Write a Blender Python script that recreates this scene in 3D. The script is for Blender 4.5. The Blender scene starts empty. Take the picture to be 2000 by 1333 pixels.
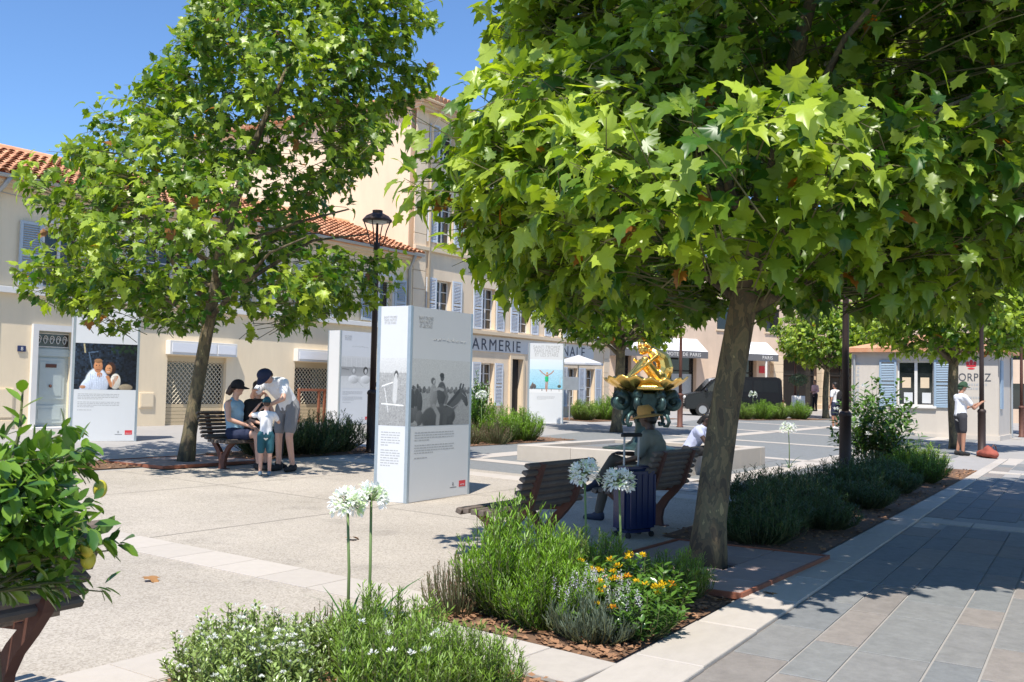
import bpy, bmesh, math, random
import numpy as np
from mathutils import Vector, Matrix
random.seed(7)
RNG = np.random.default_rng(11)
scene = bpy.context.scene
# ------------------------------------------------------------------ camera
SL = 0.022                       # the square rises gently towards the houses
def G(x, y): return SL * y
def _cam():
    a, p, r = math.radians(33.8), math.radians(2.74), math.radians(1.2)
    fh = Vector((math.cos(a), math.sin(a), 0)); rt = Vector((math.sin(a), -math.cos(a), 0)); up = Vector((0, 0, 1))
    f = fh * math.cos(p) + up * math.sin(p); u = -fh * math.sin(p) + up * math.cos(p)
    R = rt * math.cos(r) + u * math.sin(r); U = -rt * math.sin(r) + u * math.cos(r)
    cd = bpy.data.cameras.new('camera'); co = bpy.data.objects.new('camera', cd)
    scene.collection.objects.link(co)
    m = Matrix(((R.x, U.x, -f.x, 0), (R.y, U.y, -f.y, 0), (R.z, U.z, -f.z, 1.58), (0, 0, 0, 1)))
    co.matrix_world = m
    cd.sensor_width = 36; cd.lens = 34.99; cd.clip_start = 0.05; cd.clip_end = 3000
    cd.dof.use_dof = True; cd.dof.focus_distance = 9.0; cd.dof.aperture_fstop = 11
    scene.camera = co
    return R, U, f
CR, CU, CF = _cam()
CP = Vector((0, 0, 1.58))
# ------------------------------------------------------------------ sky and sun
SUN_EL, SUN_DIR = 61.0, 22.0     # light travels towards +X, a little +Y
w = bpy.data.worlds.new('World'); scene.world = w; w.use_nodes = True
wn = w.node_tree; wn.nodes.clear()
wo = wn.nodes.new('ShaderNodeOutputWorld'); wb = wn.nodes.new('ShaderNodeBackground'); ws = wn.nodes.new('ShaderNodeTexSky')
ws.sky_type = 'NISHITA'; ws.sun_disc = False; ws.sun_elevation = math.radians(SUN_EL)
ws.sun_rotation = math.radians(248); ws.air_density = 1.0; ws.dust_density = 0.0; ws.ozone_density = 10.0
wb.inputs['Strength'].default_value = 0.15
wn.links.new(ws.outputs[0], wb.inputs[0]); wn.links.new(wb.outputs[0], wo.inputs[0])
sd = bpy.data.lights.new('sun', 'SUN'); so = bpy.data.objects.new('sun', sd); scene.collection.objects.link(so)
sd.energy = 5.0; sd.angle = math.radians(0.53); sd.color = (1.0, 0.95, 0.87)
_d = Vector((math.cos(math.radians(SUN_DIR)), math.sin(math.radians(SUN_DIR)), -math.tan(math.radians(SUN_EL))))
so.rotation_euler = _d.to_track_quat('-Z', 'Y').to_euler()
vs = scene.view_settings
vs.view_transform = 'Standard'; vs.look = 'None'; vs.exposure = 0.38; vs.gamma = 1.0; vs.use_curve_mapping = False
scene.cycles.max_bounces = 8; scene.cycles.transparent_max_bounces = 8
scene.cycles.use_denoising = True
# ------------------------------------------------------------------ materials
def nmat(name):
    m = bpy.data.materials.new(name); m.use_nodes = True
    nt = m.node_tree; return m, nt, nt.nodes['Principled BSDF']
def mat(name, col, rough=0.7, metal=0.0, var=0.0, scale=8.0, bump=0.0, bscale=60.0, col2=None, rnd=0.0, coord='Object', spec=0.5, detail=5, streak=0.0):
    """base colour, mottled by noise towards col2 (or darker), optional per-object shift and fine relief"""
    m, nt, b = nmat(name)
    b.inputs['Roughness'].default_value = rough; b.inputs['Metallic'].default_value = metal
    b.inputs['Specular IOR Level'].default_value = spec
    tc = nt.nodes.new('ShaderNodeTexCoord'); out = None
    c1 = (*col, 1); c2 = (*(col2 or [c * 0.6 for c in col]), 1)
    if var > 0:
        n = nt.nodes.new('ShaderNodeTexNoise'); n.inputs['Scale'].default_value = scale; n.inputs['Detail'].default_value = detail
        n.inputs['Roughness'].default_value = 0.65
        nt.links.new(tc.outputs[coord], n.inputs['Vector'])
        r = nt.nodes.new('ShaderNodeMapRange'); r.inputs[1].default_value = 0.32; r.inputs[2].default_value = 0.72
        r.inputs[3].default_value = 0; r.inputs[4].default_value = var
        nt.links.new(n.outputs[0], r.inputs[0])
        mx = nt.nodes.new('ShaderNodeMix'); mx.data_type = 'RGBA'
        mx.inputs[6].default_value = c1; mx.inputs[7].default_value = c2
        nt.links.new(r.outputs[0], mx.inputs[0]); out = mx.outputs[2]
    if streak > 0:       # rain streaks and weathering down a wall
        mp = nt.nodes.new('ShaderNodeMapping'); mp.inputs['Scale'].default_value = (1.0, 1.0, .22); nt.links.new(tc.outputs[coord], mp.inputs[0])
        n3 = nt.nodes.new('ShaderNodeTexNoise'); n3.inputs['Scale'].default_value = 1.4; n3.inputs['Detail'].default_value = 7; n3.inputs['Roughness'].default_value = .7; nt.links.new(mp.outputs[0], n3.inputs['Vector'])
        r3 = nt.nodes.new('ShaderNodeMapRange'); r3.inputs[1].default_value = .35; r3.inputs[2].default_value = .68; r3.inputs[3].default_value = 1.04; r3.inputs[4].default_value = 1 - streak; nt.links.new(n3.outputs[0], r3.inputs[0])
        h3 = nt.nodes.new('ShaderNodeHueSaturation'); nt.links.new(r3.outputs[0], h3.inputs['Value'])
        if out: nt.links.new(out, h3.inputs['Color'])
        else: h3.inputs['Color'].default_value = c1
        out = h3.outputs[0]
    if rnd > 0:
        oi = nt.nodes.new('ShaderNodeObjectInfo'); hs = nt.nodes.new('ShaderNodeHueSaturation')
        r2 = nt.nodes.new('ShaderNodeMapRange'); r2.inputs[3].default_value = 1 - rnd; r2.inputs[4].default_value = 1 + rnd
        nt.links.new(oi.outputs['Random'], r2.inputs[0]); nt.links.new(r2.outputs[0], hs.inputs['Value'])
        if out: nt.links.new(out, hs.inputs['Color'])
        else: hs.inputs['Color'].default_value = c1
        out = hs.outputs[0]
    if out: nt.links.new(out, b.inputs['Base Color'])
    else: b.inputs['Base Color'].default_value = c1
    if bump > 0:
        n2 = nt.nodes.new('ShaderNodeTexNoise'); n2.inputs['Scale'].default_value = bscale; n2.inputs['Detail'].default_value = 4
        nt.links.new(tc.outputs[coord], n2.inputs['Vector'])
        bp = nt.nodes.new('ShaderNodeBump'); bp.inputs['Strength'].default_value = bump; bp.inputs['Distance'].default_value = 0.01
        nt.links.new(n2.outputs[0], bp.inputs['Height']); nt.links.new(bp.outputs[0], b.inputs['Normal'])
    return m
def leafmat(name, trans=0.35, rough=0.45, spec=0.4):
    """leaf: colour attribute, glossy top, light passing through the blade"""
    m, nt, b = nmat(name)
    a = nt.nodes.new('ShaderNodeAttribute'); a.attribute_name = 'Col'
    nt.links.new(a.outputs['Color'], b.inputs['Base Color'])
    b.inputs['Roughness'].default_value = rough; b.inputs['Specular IOR Level'].default_value = spec
    t = nt.nodes.new('ShaderNodeBsdfTranslucent')
    hs = nt.nodes.new('ShaderNodeHueSaturation'); hs.inputs['Hue'].default_value = 0.495; hs.inputs['Saturation'].default_value = 1.1; hs.inputs['Value'].default_value = 1.9
    nt.links.new(a.outputs['Color'], hs.inputs['Color']); nt.links.new(hs.outputs[0], t.inputs['Color'])
    mx = nt.nodes.new('ShaderNodeMixShader'); mx.inputs[0].default_value = trans
    nt.links.new(b.outputs[0], mx.inputs[1]); nt.links.new(t.outputs[0], mx.inputs[2])
    nt.links.new(mx.outputs[0], nt.nodes['Material Output'].inputs['Surface'])
    return m
def printmat(name):
    m, nt, b = nmat(name)
    a = nt.nodes.new('ShaderNodeAttribute'); a.attribute_name = 'Col'
    nt.links.new(a.outputs['Color'], b.inputs['Base Color']); b.inputs['Roughness'].default_value = 0.35
    return m
M = {}
def aggmat():
    m, nt, b = nmat('aggregate_concrete'); b.inputs['Roughness'].default_value = .9
    geo = nt.nodes.new('ShaderNodeNewGeometry')
    def noise(sc, det, ro=.6):
        n = nt.nodes.new('ShaderNodeTexNoise'); n.inputs['Scale'].default_value = sc; n.inputs['Detail'].default_value = det; n.inputs['Roughness'].default_value = ro
        nt.links.new(geo.outputs['Position'], n.inputs['Vector']); return n
    vo = nt.nodes.new('ShaderNodeTexVoronoi'); vo.inputs['Scale'].default_value = 95; nt.links.new(geo.outputs['Position'], vo.inputs['Vector'])
    cr = nt.nodes.new('ShaderNodeValToRGB'); el = cr.color_ramp.elements; el[0].color = (.33, .285, .23, 1); el[1].color = (.485, .43, .36, 1); el[0].position = .1; el[1].position = .75
    sp = nt.nodes.new('ShaderNodeSeparateColor'); nt.links.new(vo.outputs['Color'], sp.inputs[0]); nt.links.new(sp.outputs[0], cr.inputs[0])
    big = noise(.55, 6, .7); mr = nt.nodes.new('ShaderNodeMapRange'); mr.inputs[1].default_value = .3; mr.inputs[2].default_value = .7; mr.inputs[3].default_value = .84; mr.inputs[4].default_value = 1.10; nt.links.new(big.outputs[0], mr.inputs[0])
    hs = nt.nodes.new('ShaderNodeHueSaturation'); nt.links.new(cr.outputs[0], hs.inputs['Color']); nt.links.new(mr.outputs[0], hs.inputs['Value'])
    gum = nt.nodes.new('ShaderNodeTexVoronoi'); gum.inputs['Scale'].default_value = 1.7; nt.links.new(geo.outputs['Position'], gum.inputs['Vector'])   # old gum and drip marks
    mg = nt.nodes.new('ShaderNodeMapRange'); mg.inputs[1].default_value = .035; mg.inputs[2].default_value = .06; mg.inputs[3].default_value = .72; mg.inputs[4].default_value = 1; nt.links.new(gum.outputs['Distance'], mg.inputs[0])
    st = noise(1.9, 5, .6); ms = nt.nodes.new('ShaderNodeMapRange'); ms.inputs[1].default_value = .60; ms.inputs[2].default_value = .68; ms.inputs[3].default_value = 1; ms.inputs[4].default_value = .86; nt.links.new(st.outputs[0], ms.inputs[0])
    mm = nt.nodes.new('ShaderNodeMath'); mm.operation = 'MULTIPLY'; nt.links.new(mg.outputs[0], mm.inputs[0]); nt.links.new(ms.outputs[0], mm.inputs[1])
    h2_ = nt.nodes.new('ShaderNodeHueSaturation'); nt.links.new(hs.outputs[0], h2_.inputs['Color']); nt.links.new(mm.outputs[0], h2_.inputs['Value']); nt.links.new(h2_.outputs[0], b.inputs['Base Color'])
    bp = nt.nodes.new('ShaderNodeBump'); bp.inputs['Strength'].default_value = .35; bp.inputs['Distance'].default_value = .004; nt.links.new(vo.outputs['Distance'], bp.inputs['Height']); nt.links.new(bp.outputs[0], b.inputs['Normal'])
    return m
def barkmat():
    m, nt, b = nmat('plane_bark'); b.inputs['Roughness'].default_value = .85; b.inputs['Specular IOR Level'].default_value = .25
    tc = nt.nodes.new('ShaderNodeTexCoord'); mp = nt.nodes.new('ShaderNodeMapping'); mp.inputs['Scale'].default_value = (1, 1, .45); nt.links.new(tc.outputs['Object'], mp.inputs[0])
    n = nt.nodes.new('ShaderNodeTexNoise'); n.inputs['Scale'].default_value = 8.5; n.inputs['Detail'].default_value = 4; n.inputs['Distortion'].default_value = .5; n.inputs['Roughness'].default_value = .55; nt.links.new(mp.outputs[0], n.inputs['Vector'])
    cr = nt.nodes.new('ShaderNodeValToRGB'); cr.color_ramp.interpolation = 'CONSTANT'; el = cr.color_ramp.elements; el[0].color = (.085, .07, .05, 1); el[0].position = .0; el[1].color = (.34, .27, .14, 1); el[1].position = .66
    for p_, c_ in ((.42, (.14, .108, .066)), (.48, (.115, .10, .064)), (.53, (.20, .155, .088)), (.59, (.165, .14, .08))): e_ = el.new(p_); e_.color = (*c_, 1)
    nt.links.new(n.outputs[0], cr.inputs[0]); nt.links.new(cr.outputs[0], b.inputs['Base Color'])
    n2 = nt.nodes.new('ShaderNodeTexNoise'); n2.inputs['Scale'].default_value = 30; n2.inputs['Detail'].default_value = 5; nt.links.new(mp.outputs[0], n2.inputs['Vector'])
    bp = nt.nodes.new('ShaderNodeBump'); bp.inputs['Strength'].default_value = .4; bp.inputs['Distance'].default_value = .02; nt.links.new(n2.outputs[0], bp.inputs['Height']); nt.links.new(bp.outputs[0], b.inputs['Normal'])
    return m
M['agg'] = aggmat()
M['band'] = mat('pale_stone', (.51, .455, .395), .8, var=.4, scale=5, col2=(.41, .365, .31), rnd=.06, bump=.15, bscale=120)
M['kerb'] = mat('kerb_stone', (.49, .44, .385), .8, var=.5, scale=4, col2=(.37, .33, .285), rnd=.06, bump=.2, bscale=90)
M['asphalt'] = mat('grey_paving', (.36, .34, .32), .9, var=.4, scale=3, col2=(.27, .255, .24), bump=.3, bscale=150)
M['earth'] = mat('bed_soil', (.20, .11, .06), .95, var=.7, scale=18, col2=(.09, .055, .035), bump=.9, bscale=50)
M['chip'] = mat('bark_chip', (.36, .19, .095), .9, var=.6, scale=30, col2=(.19, .10, .06))
M['stucco'] = mat('cream_stucco', (.85, .70, .49), .9, var=.3, scale=1.3, col2=(.78, .63, .43), bump=.12, bscale=90, streak=.08)
M['stucco2'] = mat('apricot_stucco', (.82, .65, .46), .9, var=.3, scale=.9, col2=(.74, .57, .40), bump=.12, bscale=90, streak=.08)
M['stucco3'] = mat('hotel_stucco', (.66, .50, .37), .9, var=.25, scale=.8, bump=.1, streak=.08)
M['trim'] = mat('white_trim', (.72, .70, .66), .75, var=.25, scale=5, col2=(.60, .57, .53))
M['trimc'] = mat('cream_trim', (.70, .56, .39), .8, var=.25, scale=4, col2=(.60, .47, .32))
M['shut'] = mat('shutter_blue_grey', (.47, .53, .57), .6, var=.25, scale=6, col2=(.40, .45, .49), rnd=.04)
M['shut2'] = mat('shutter_pale_grey', (.60, .64, .69), .6, var=.2, scale=6, col2=(.50, .54, .6), rnd=.04)
M['door'] = mat('door_grey_green', (.47, .53, .51), .5, var=.2, scale=4)
M['glass'] = mat('dark_window', (.015, .018, .02), .06, spec=.7)
M['tile'] = mat('clay_tile', (.56, .24, .12), .85, var=.8, scale=2.2, col2=(.62, .40, .24), rnd=.28, bump=.2, bscale=60)
M['gutter'] = mat('zinc', (.42, .43, .43), .5, metal=.5, var=.3, scale=6)
M['steel'] = mat('galvanised_steel', (.46, .52, .55), .42, metal=.6, var=.45, scale=14, col2=(.33, .39, .43))
M['panel'] = mat('white_panel', (.66, .67, .68), .4, var=.08, scale=2)
M['ink'] = mat('grey_ink', (.42, .42, .42), .6)
M['inkd'] = mat('dark_ink', (.07, .075, .09), .6)
M['red'] = mat('red_ink', (.62, .04, .05), .5)
M['rust'] = mat('corten_brown', (.15, .062, .042), .65, metal=.25, var=.5, scale=9, col2=(.075, .036, .028), bump=.1)
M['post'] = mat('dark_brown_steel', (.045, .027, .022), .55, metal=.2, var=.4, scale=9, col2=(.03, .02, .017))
M['rustl'] = mat('corten_light', (.30, .105, .055), .75, metal=.1, var=.6, scale=7, col2=(.17, .06, .035), bump=.15)
M['wood'] = mat('weathered_wood', (.15, .115, .09), .8, var=.6, scale=14, col2=(.085, .067, .055), rnd=.14, bump=.35, bscale=45)
M['bark'] = barkmat()
M['twig'] = mat('twig', (.12, .11, .045), .9)
M['leaf'] = leafmat('plane_leaf', .36, .38, .5)
M['leafs'] = leafmat('shrub_leaf', .25)
M['leafg'] = leafmat('glossy_leaf', .18, .28, .6)
M['petal'] = leafmat('petal', .3, .7, .2)
M['gold'] = mat('gilded_bronze', (.95, .62, .17), .24, metal=1.0, var=.3, scale=6, col2=(.85, .48, .10))
M['verd'] = mat('green_bronze', (.028, .042, .042), .40, metal=.5, var=.8, scale=7, col2=(.075, .16, .155), bump=.1)
M['skin'] = mat('skin_fair', (.62, .36, .26), .55, var=.15, scale=9)
M['skint'] = mat('skin_tanned', (.42, .21, .13), .55, var=.15, scale=9)
M['skind'] = mat('skin_dark', (.065, .036, .026), .5)
M['white'] = mat('white_cotton', (.78, .78, .80), .9, var=.12, scale=14, bump=.25, bscale=16)
M['print'] = printmat('printed_photo')
M['awn'] = mat('grey_awning', (.13, .13, .135), .85, var=.15, scale=3)
M['awnw'] = mat('white_awning', (.78, .78, .80), .85)
M['black'] = mat('black_paint', (.012, .013, .015), .18, spec=.6)
M['dark'] = mat('dark_interior', (.02, .018, .017), .8)
M['rubber'] = mat('rubber', (.02, .02, .02), .85)
M['kiosk'] = mat('kiosk_render', (.58, .52, .45), .9, var=.25, scale=2, col2=(.5, .44, .38), bump=.1, streak=.08)
M['beige'] = mat('roller_beige', (.60, .47, .29), .6, var=.15, scale=3)
def cloth(name, c, var=.2): return mat(name, c, .9, var=var, scale=11, bump=.25, bscale=18)
# slabs: several stone colours, each slab its own
def slabmat():
    m, nt, b = nmat('mixed_porphyry'); b.inputs['Roughness'].default_value = .75
    oi = nt.nodes.new('ShaderNodeObjectInfo'); cr = nt.nodes.new('ShaderNodeValToRGB'); cr.color_ramp.interpolation = 'CONSTANT'
    cols = [(.205, .21, .205), (.235, .21, .188), (.22, .22, .212), (.25, .22, .198), (.195, .20, .20), (.225, .22, .21), (.26, .23, .205)]
    el = cr.color_ramp.elements
    el[0].color = (*cols[0], 1); el[1].position = 1 / 7; el[1].color = (*cols[1], 1)
    for i in range(2, 7): e = el.new(i / 7); e.color = (*cols[i], 1)
    tc = nt.nodes.new('ShaderNodeTexCoord'); n = nt.nodes.new('ShaderNodeTexNoise'); n.inputs['Scale'].default_value = 9; n.inputs['Detail'].default_value = 8; n.inputs['Roughness'].default_value = .8
    geo = nt.nodes.new('ShaderNodeNewGeometry'); nt.links.new(geo.outputs['Position'], n.inputs['Vector'])
    mr = nt.nodes.new('ShaderNodeMapRange'); mr.inputs[1].default_value = .3; mr.inputs[2].default_value = .7; mr.inputs[3].default_value = .78; mr.inputs[4].default_value = 1.18
    nt.links.new(n.outputs[0], mr.inputs[0]); hs = nt.nodes.new('ShaderNodeHueSaturation')
    nt.links.new(oi.outputs['Random'], cr.inputs[0]); nt.links.new(cr.outputs[0], hs.inputs['Color']); nt.links.new(mr.outputs[0], hs.inputs['Value'])
    nt.links.new(hs.outputs[0], b.inputs['Base Color'])
    n2 = nt.nodes.new('ShaderNodeTexNoise'); n2.inputs['Scale'].default_value = 130; nt.links.new(geo.outputs['Position'], n2.inputs['Vector'])
    bp = nt.nodes.new('ShaderNodeBump'); bp.inputs['Strength'].default_value = .25; bp.inputs['Distance'].default_value = .01
    nt.links.new(n2.outputs[0], bp.inputs['Height']); nt.links.new(bp.outputs[0], b.inputs['Normal'])
    return m
M['slab'] = slabmat()
# ------------------------------------------------------------------ object helpers
COL = scene.collection
def link(o, parent=None):
    COL.objects.link(o)
    if parent: o.parent = parent
    return o
def tag(o, label=None, cat=None, group=None, kind=None):
    if label: o['label'] = label
    if cat: o['category'] = cat
    if group: o['group'] = group
    if kind: o['kind'] = kind
    return o
def empty(name, loc, rz=0, label=None, cat=None, group=None):
    o = bpy.data.objects.new(name, None); o.location = loc; o.rotation_euler = (0, 0, rz); o.empty_display_size = .1
    link(o); return tag(o, label, cat, group)
class MB:
    """collects shapes, builds one mesh object"""
    def __init__(s): s.v = []; s.f = []
    def add(s, vs, fs):
        b = len(s.v); s.v.extend([tuple(p) for p in vs]); s.f.extend([tuple(i + b for i in q) for q in fs]); return s
    def box(s, x0, x1, y0, y1, z0, z1, m=None):
        vs = [(x, y, z) for z in (z0, z1) for y in (y0, y1) for x in (x0, x1)]
        if m is not None: vs = [m @ Vector(p) for p in vs]
        return s.add(vs, [(0, 2, 3, 1), (4, 5, 7, 6), (0, 1, 5, 4), (2, 6, 7, 3), (0, 4, 6, 2), (1, 3, 7, 5)])
    def bbox(s, x0, x1, y0, y1, z0, z1, c=.006, m=None):
        """box with chamfered vertical and top edges"""
        def ring(z, i): return [(x0 + i + (0 if k else 0), y0 + i, z) for k in (0,)]
        vs = []
        for z, i in ((z0, 0), (z1 - c, 0), (z1, c)):
            vs += [(x0 + i, y0 + i, z), (x1 - i, y0 + i, z), (x1 - i, y1 - i, z), (x0 + i, y1 - i, z)]
        if m is not None: vs = [m @ Vector(p) for p in vs]
        fs = [(3, 2, 1, 0), (8, 9, 10, 11)]
        for r in (0, 4):
            for k in range(4): a = r + k; b = r + (k + 1) % 4; fs.append((a, b, b + 4, a + 4))
        return s.add(vs, fs)
    def tube(s, pts, rad, n=8, cap=True, flat=1.0):
        pts = [Vector(p) for p in pts]; k = len(pts)
        if not hasattr(rad, '__len__'): rad = [rad] * k
        rings = []; ref = None
        for i, p in enumerate(pts):
            d = (pts[min(i + 1, k - 1)] - pts[max(i - 1, 0)]).normalized()
            if ref is None: ref = Vector((0, 0, 1)) if abs(d.z) < .9 else Vector((1, 0, 0))
            a = d.cross(ref).normalized(); b = a.cross(d).normalized(); ref = b
            rings.append([p + (a * math.cos(t) + b * math.sin(t) * flat) * rad[i] for t in [2 * math.pi * j / n for j in range(n)]])
        vs = [q for r in rings for q in r]; fs = []
        for i in range(k - 1):
            for j in range(n):
                a = i * n + j; b = i * n + (j + 1) % n; fs.append((a, b, b + n, a + n))
        if cap: fs.append(tuple(reversed(range(n)))); fs.append(tuple(range((k - 1) * n, k * n)))
        return s.add(vs, fs)
    def lathe(s, prof, n=24, c=(0, 0, 0)):
        vs = []; fs = []; k = len(prof)
        for r, z in prof:
            for j in range(n):
                t = 2 * math.pi * j / n; vs.append((c[0] + r * math.cos(t), c[1] + r * math.sin(t), c[2] + z))
        for i in range(k - 1):
            for j in range(n):
                a = i * n + j; b = i * n + (j + 1) % n; fs.append((a, b, b + n, a + n))
        fs.append(tuple(reversed(range(n)))); fs.append(tuple(range((k - 1) * n, k * n)))
        return s.add(vs, fs)
    def prism(s, poly, y0, y1, m=None):
        """polygon in XZ extruded along Y"""
        n = len(poly); vs = [(x, y0, z) for x, z in poly] + [(x, y1, z) for x, z in poly]
        if m is not None: vs = [m @ Vector(p) for p in vs]
        return s.add(vs, [tuple(range(n)), tuple(reversed(range(n, 2 * n)))] + [(i, i + n, (i + 1) % n + n, (i + 1) % n) for i in range(n)])
    def ell(s, c, r, n=12, k=8, m=None):
        vs = [(0, 0, -1)]; fs = []
        for i in range(1, k):
            ph = -math.pi / 2 + math.pi * i / k
            for j in range(n):
                t = 2 * math.pi * j / n; vs.append((math.cos(ph) * math.cos(t), math.cos(ph) * math.sin(t), math.sin(ph)))
        vs.append((0, 0, 1)); top = len(vs) - 1
        for j in range(n):
            fs.append((0, 1 + (j + 1) % n, 1 + j)); fs.append((top, top - n + j, top - n + (j + 1) % n))
        for i in range(k - 2):
            for j in range(n):
                a = 1 + i * n + j; b = 1 + i * n + (j + 1) % n; fs.append((a, b, b + n, a + n))
        R = m or Matrix.Identity(3); c = Vector(c)
        return s.add([c + R @ Vector((x * r[0], y * r[1], z * r[2])) for x, y, z in vs], fs)
    def mesh(s, name='mesh', smooth=False):
        me = bpy.data.meshes.new(name); me.from_pydata(s.v, [], s.f)
        if smooth: me.polygons.foreach_set('use_smooth', [True] * len(me.polygons))
        me.update(); return me
    def build(s, name, material, parent=None, smooth=False, loc=None, rz=None):
        o = bpy.data.objects.new(name, s.mesh(name, smooth)); o.data.materials.append(material)
        link(o, parent)
        if loc is not None: o.location = loc
        if rz is not None: o.rotation_euler = (0, 0, rz)
        return o
def inst(name, me, parent, loc=(0, 0, 0), rot=(0, 0, 0), sc=(1, 1, 1)):
    o = bpy.data.objects.new(name, me); o.location = loc; o.rotation_euler = rot; o.scale = sc
    return link(o, parent)
def copy_tree(o, parent=None):
    c = o.copy(); COL.objects.link(c); c.parent = parent
    for ch in list(o.children): copy_tree(ch, c)
    return c
def np_mesh(name, V, F, col=None, smooth=False):
    """V (n,3), F (m,k) same-size faces, col (n,3) per-vertex colour"""
    me = bpy.data.meshes.new(name); n, (m, k) = len(V), F.shape
    me.vertices.add(n); me.vertices.foreach_set('co', np.asarray(V, np.float32).ravel())
    me.loops.add(m * k); me.loops.foreach_set('vertex_index', np.asarray(F, np.int32).ravel())
    me.polygons.add(m); me.polygons.foreach_set('loop_start', np.arange(0, m * k, k, dtype=np.int32))
    if smooth: me.polygons.foreach_set('use_smooth', np.ones(m, bool))
    me.update(calc_edges=True)
    if col is not None:
        a = me.color_attributes.new('Col', 'FLOAT_COLOR', 'POINT')
        a.data.foreach_set('color', np.concatenate([col, np.ones((n, 1))], 1).astype(np.float32).ravel())
    return me
def text_mesh(body, size, align='LEFT', extrude=0.004, space=1.0, bold=0.0):
    cu = bpy.data.curves.new('lettering', 'FONT'); cu.body = body; cu.size = size; cu.extrude = extrude
    cu.align_x = align; cu.space_character = space; cu.resolution_u = 3; cu.offset = bold
    ob = bpy.data.objects.new('lettering', cu); COL.objects.link(ob)
    dg = bpy.context.evaluated_depsgraph_get(); me = bpy.data.meshes.new_from_object(ob.evaluated_get(dg))
    bpy.data.objects.remove(ob); bpy.data.curves.remove(cu); me.name = 'lettering'; return me
def blob(name, prims, material, parent=None, voxel=.014, smooth_it=6, loc=None, rz=None):
    """one continuous skin grown over overlapping ellipsoids and tapered limbs"""
    b = MB()
    for p in prims:
        if p[0] == 'c':
            _, a, c, ra, rc = p; a = Vector(a); c = Vector(c); d = (c - a)
            L = d.length; d = d / L if L > 1e-6 else Vector((0, 0, 1))
            pts = [a - d * ra * .95, a - d * ra * .6, a, a.lerp(c, .5), c, c + d * rc * .6, c + d * rc * .95]
            b.tube(pts, [ra * .3, ra * .8, ra, (ra + rc) / 2, rc, rc * .8, rc * .3], n=10)
        else:
            _, c, r = p[:3]; b.ell(c, r, m=(p[3] if len(p) > 3 else None))
    o = bpy.data.objects.new(name, b.mesh(name)); COL.objects.link(o)
    md = o.modifiers.new('r', 'REMESH'); md.mode = 'VOXEL'; md.voxel_size = voxel; md.use_smooth_shade = True
    if smooth_it:
        ms = o.modifiers.new('s', 'SMOOTH'); ms.iterations = smooth_it; ms.factor = .5
    dg = bpy.context.evaluated_depsgraph_get(); me = bpy.data.meshes.new_from_object(o.evaluated_get(dg))
    bpy.data.objects.remove(o); me.materials.clear(); me.materials.append(material)
    me.polygons.foreach_set('use_smooth', [True] * len(me.polygons)); me.name = name
    o = bpy.data.objects.new(name, me); link(o, parent)
    if loc is not None: o.location = loc
    if rz is not None: o.rotation_euler = (0, 0, rz)
    return o
# ------------------------------------------------------------------ ground
def sheet(name, poly, dz, m, parent=None):
    b = MB(); b.add([(x, y, G(x, y) + dz) for x, y in poly], [tuple(range(len(poly)))])
    return b.build(name, m, parent)
gr = tag(sheet('ground', [(-400, -400), (700, -400), (700, 600), (-400, 600)], 0, M['asphalt']), kind='structure')
plaza = tag(sheet('plaza', [(-12, 4.0), (5.4, 4.0), (13.6, 4.3), (13.6, 12.75), (-12, 12.75)], .004, M['agg']), kind='structure')
tilt = math.atan(SL)
def slab_obj(name, x, y, lx, ly, m, parent, dz=.012, rz=0, me=None):
    """stone slab of its own: thin chamfered block lying on the slope"""
    if me is None: me = MB().bbox(-.5, .5, -.5, .5, -.02, 0, .004).mesh('slab'); me.materials.append(m)
    return inst(name, me, parent, (x, y, G(x, y) + dz), (tilt, 0, rz), (lx, ly, 1))
SLABM = MB().bbox(-.5, .5, -.5, .5, -.02, 0, .003).mesh('slab'); SLABM.materials.append(M['slab'])
BANDM = MB().bbox(-.5, .5, -.5, .5, -.02, 0, .003).mesh('band_slab'); BANDM.materials.append(M['band'])
KERBM = MB().bbox(-.5, .5, -.5, .5, -.06, 0, .006).mesh('kerb_stone'); KERBM.materials.append(M['kerb'])
# street paving on the right: rows of mixed stone slabs, joints recessed to the sheet below
street = tag(sheet('street_paving', [(3, -9), (60, -9), (60, 5.5), (26, 3.45), (3, 2.02)], .004, M['asphalt']), kind='structure')
ku = Vector((math.cos(.062), math.sin(.062))); kv = Vector((-ku.y, ku.x))
def kerb_y(x): return 1.85 + .062 * x
v = 0.0; rr = random.Random(3)
for row in range(8):
    wv = rr.choice((.27, .34, .42, .36)); x = 3.6 + rr.uniform(0, .6)
    while x < 25:
        ln = rr.uniform(.55, 1.15) * (1 + (x - 4) * .02)
        cx = x + ln / 2
        if not (abs(cx - 13.1) < .22 + ln / 2 or abs(cx - 22.5) < .22 + ln / 2):
            p = Vector((cx, kerb_y(cx))) + kv * (v - wv / 2)
            if p.y > .105 * p.x - .5: slab_obj('slab', p.x, p.y, ln - .014, wv - .014, None, street, .012, .062, SLABM)
        x += ln
    v -= wv
for bx in (13.1, 22.5):
    for k in range(6):
        p = Vector((bx, kerb_y(bx))) + kv * (-.3 - .6 * k); slab_obj('band_slab', p.x, p.y, .4, .585, None, street, .013, .062, BANDM)
# pale kerb stones between the beds and the street
kerb = tag(sheet('kerb', [(2.5, 2.0), (28, 3.55), (28, 3.2), (2.5, 1.9)], .006, M['kerb']), kind='structure')
x = 3.2
while x < 27:
    y1 = 2.34 + .047 * (x + .5); y0 = kerb_y(x + .5) + .004; 
    slab_obj('kerb_stone', x + .5, (y0 + y1) / 2, .988, max(.2, y1 - y0), None, kerb, .03, .055, KERBM); x += 1.0
for i in range(4):   # strip of pale stone between the two near beds
    slab_obj('kerb_stone', 4.72 + .03 * i, 2.80 + .45 * i, .47, .44, None, kerb, .031, -.06, KERBM)
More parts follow.
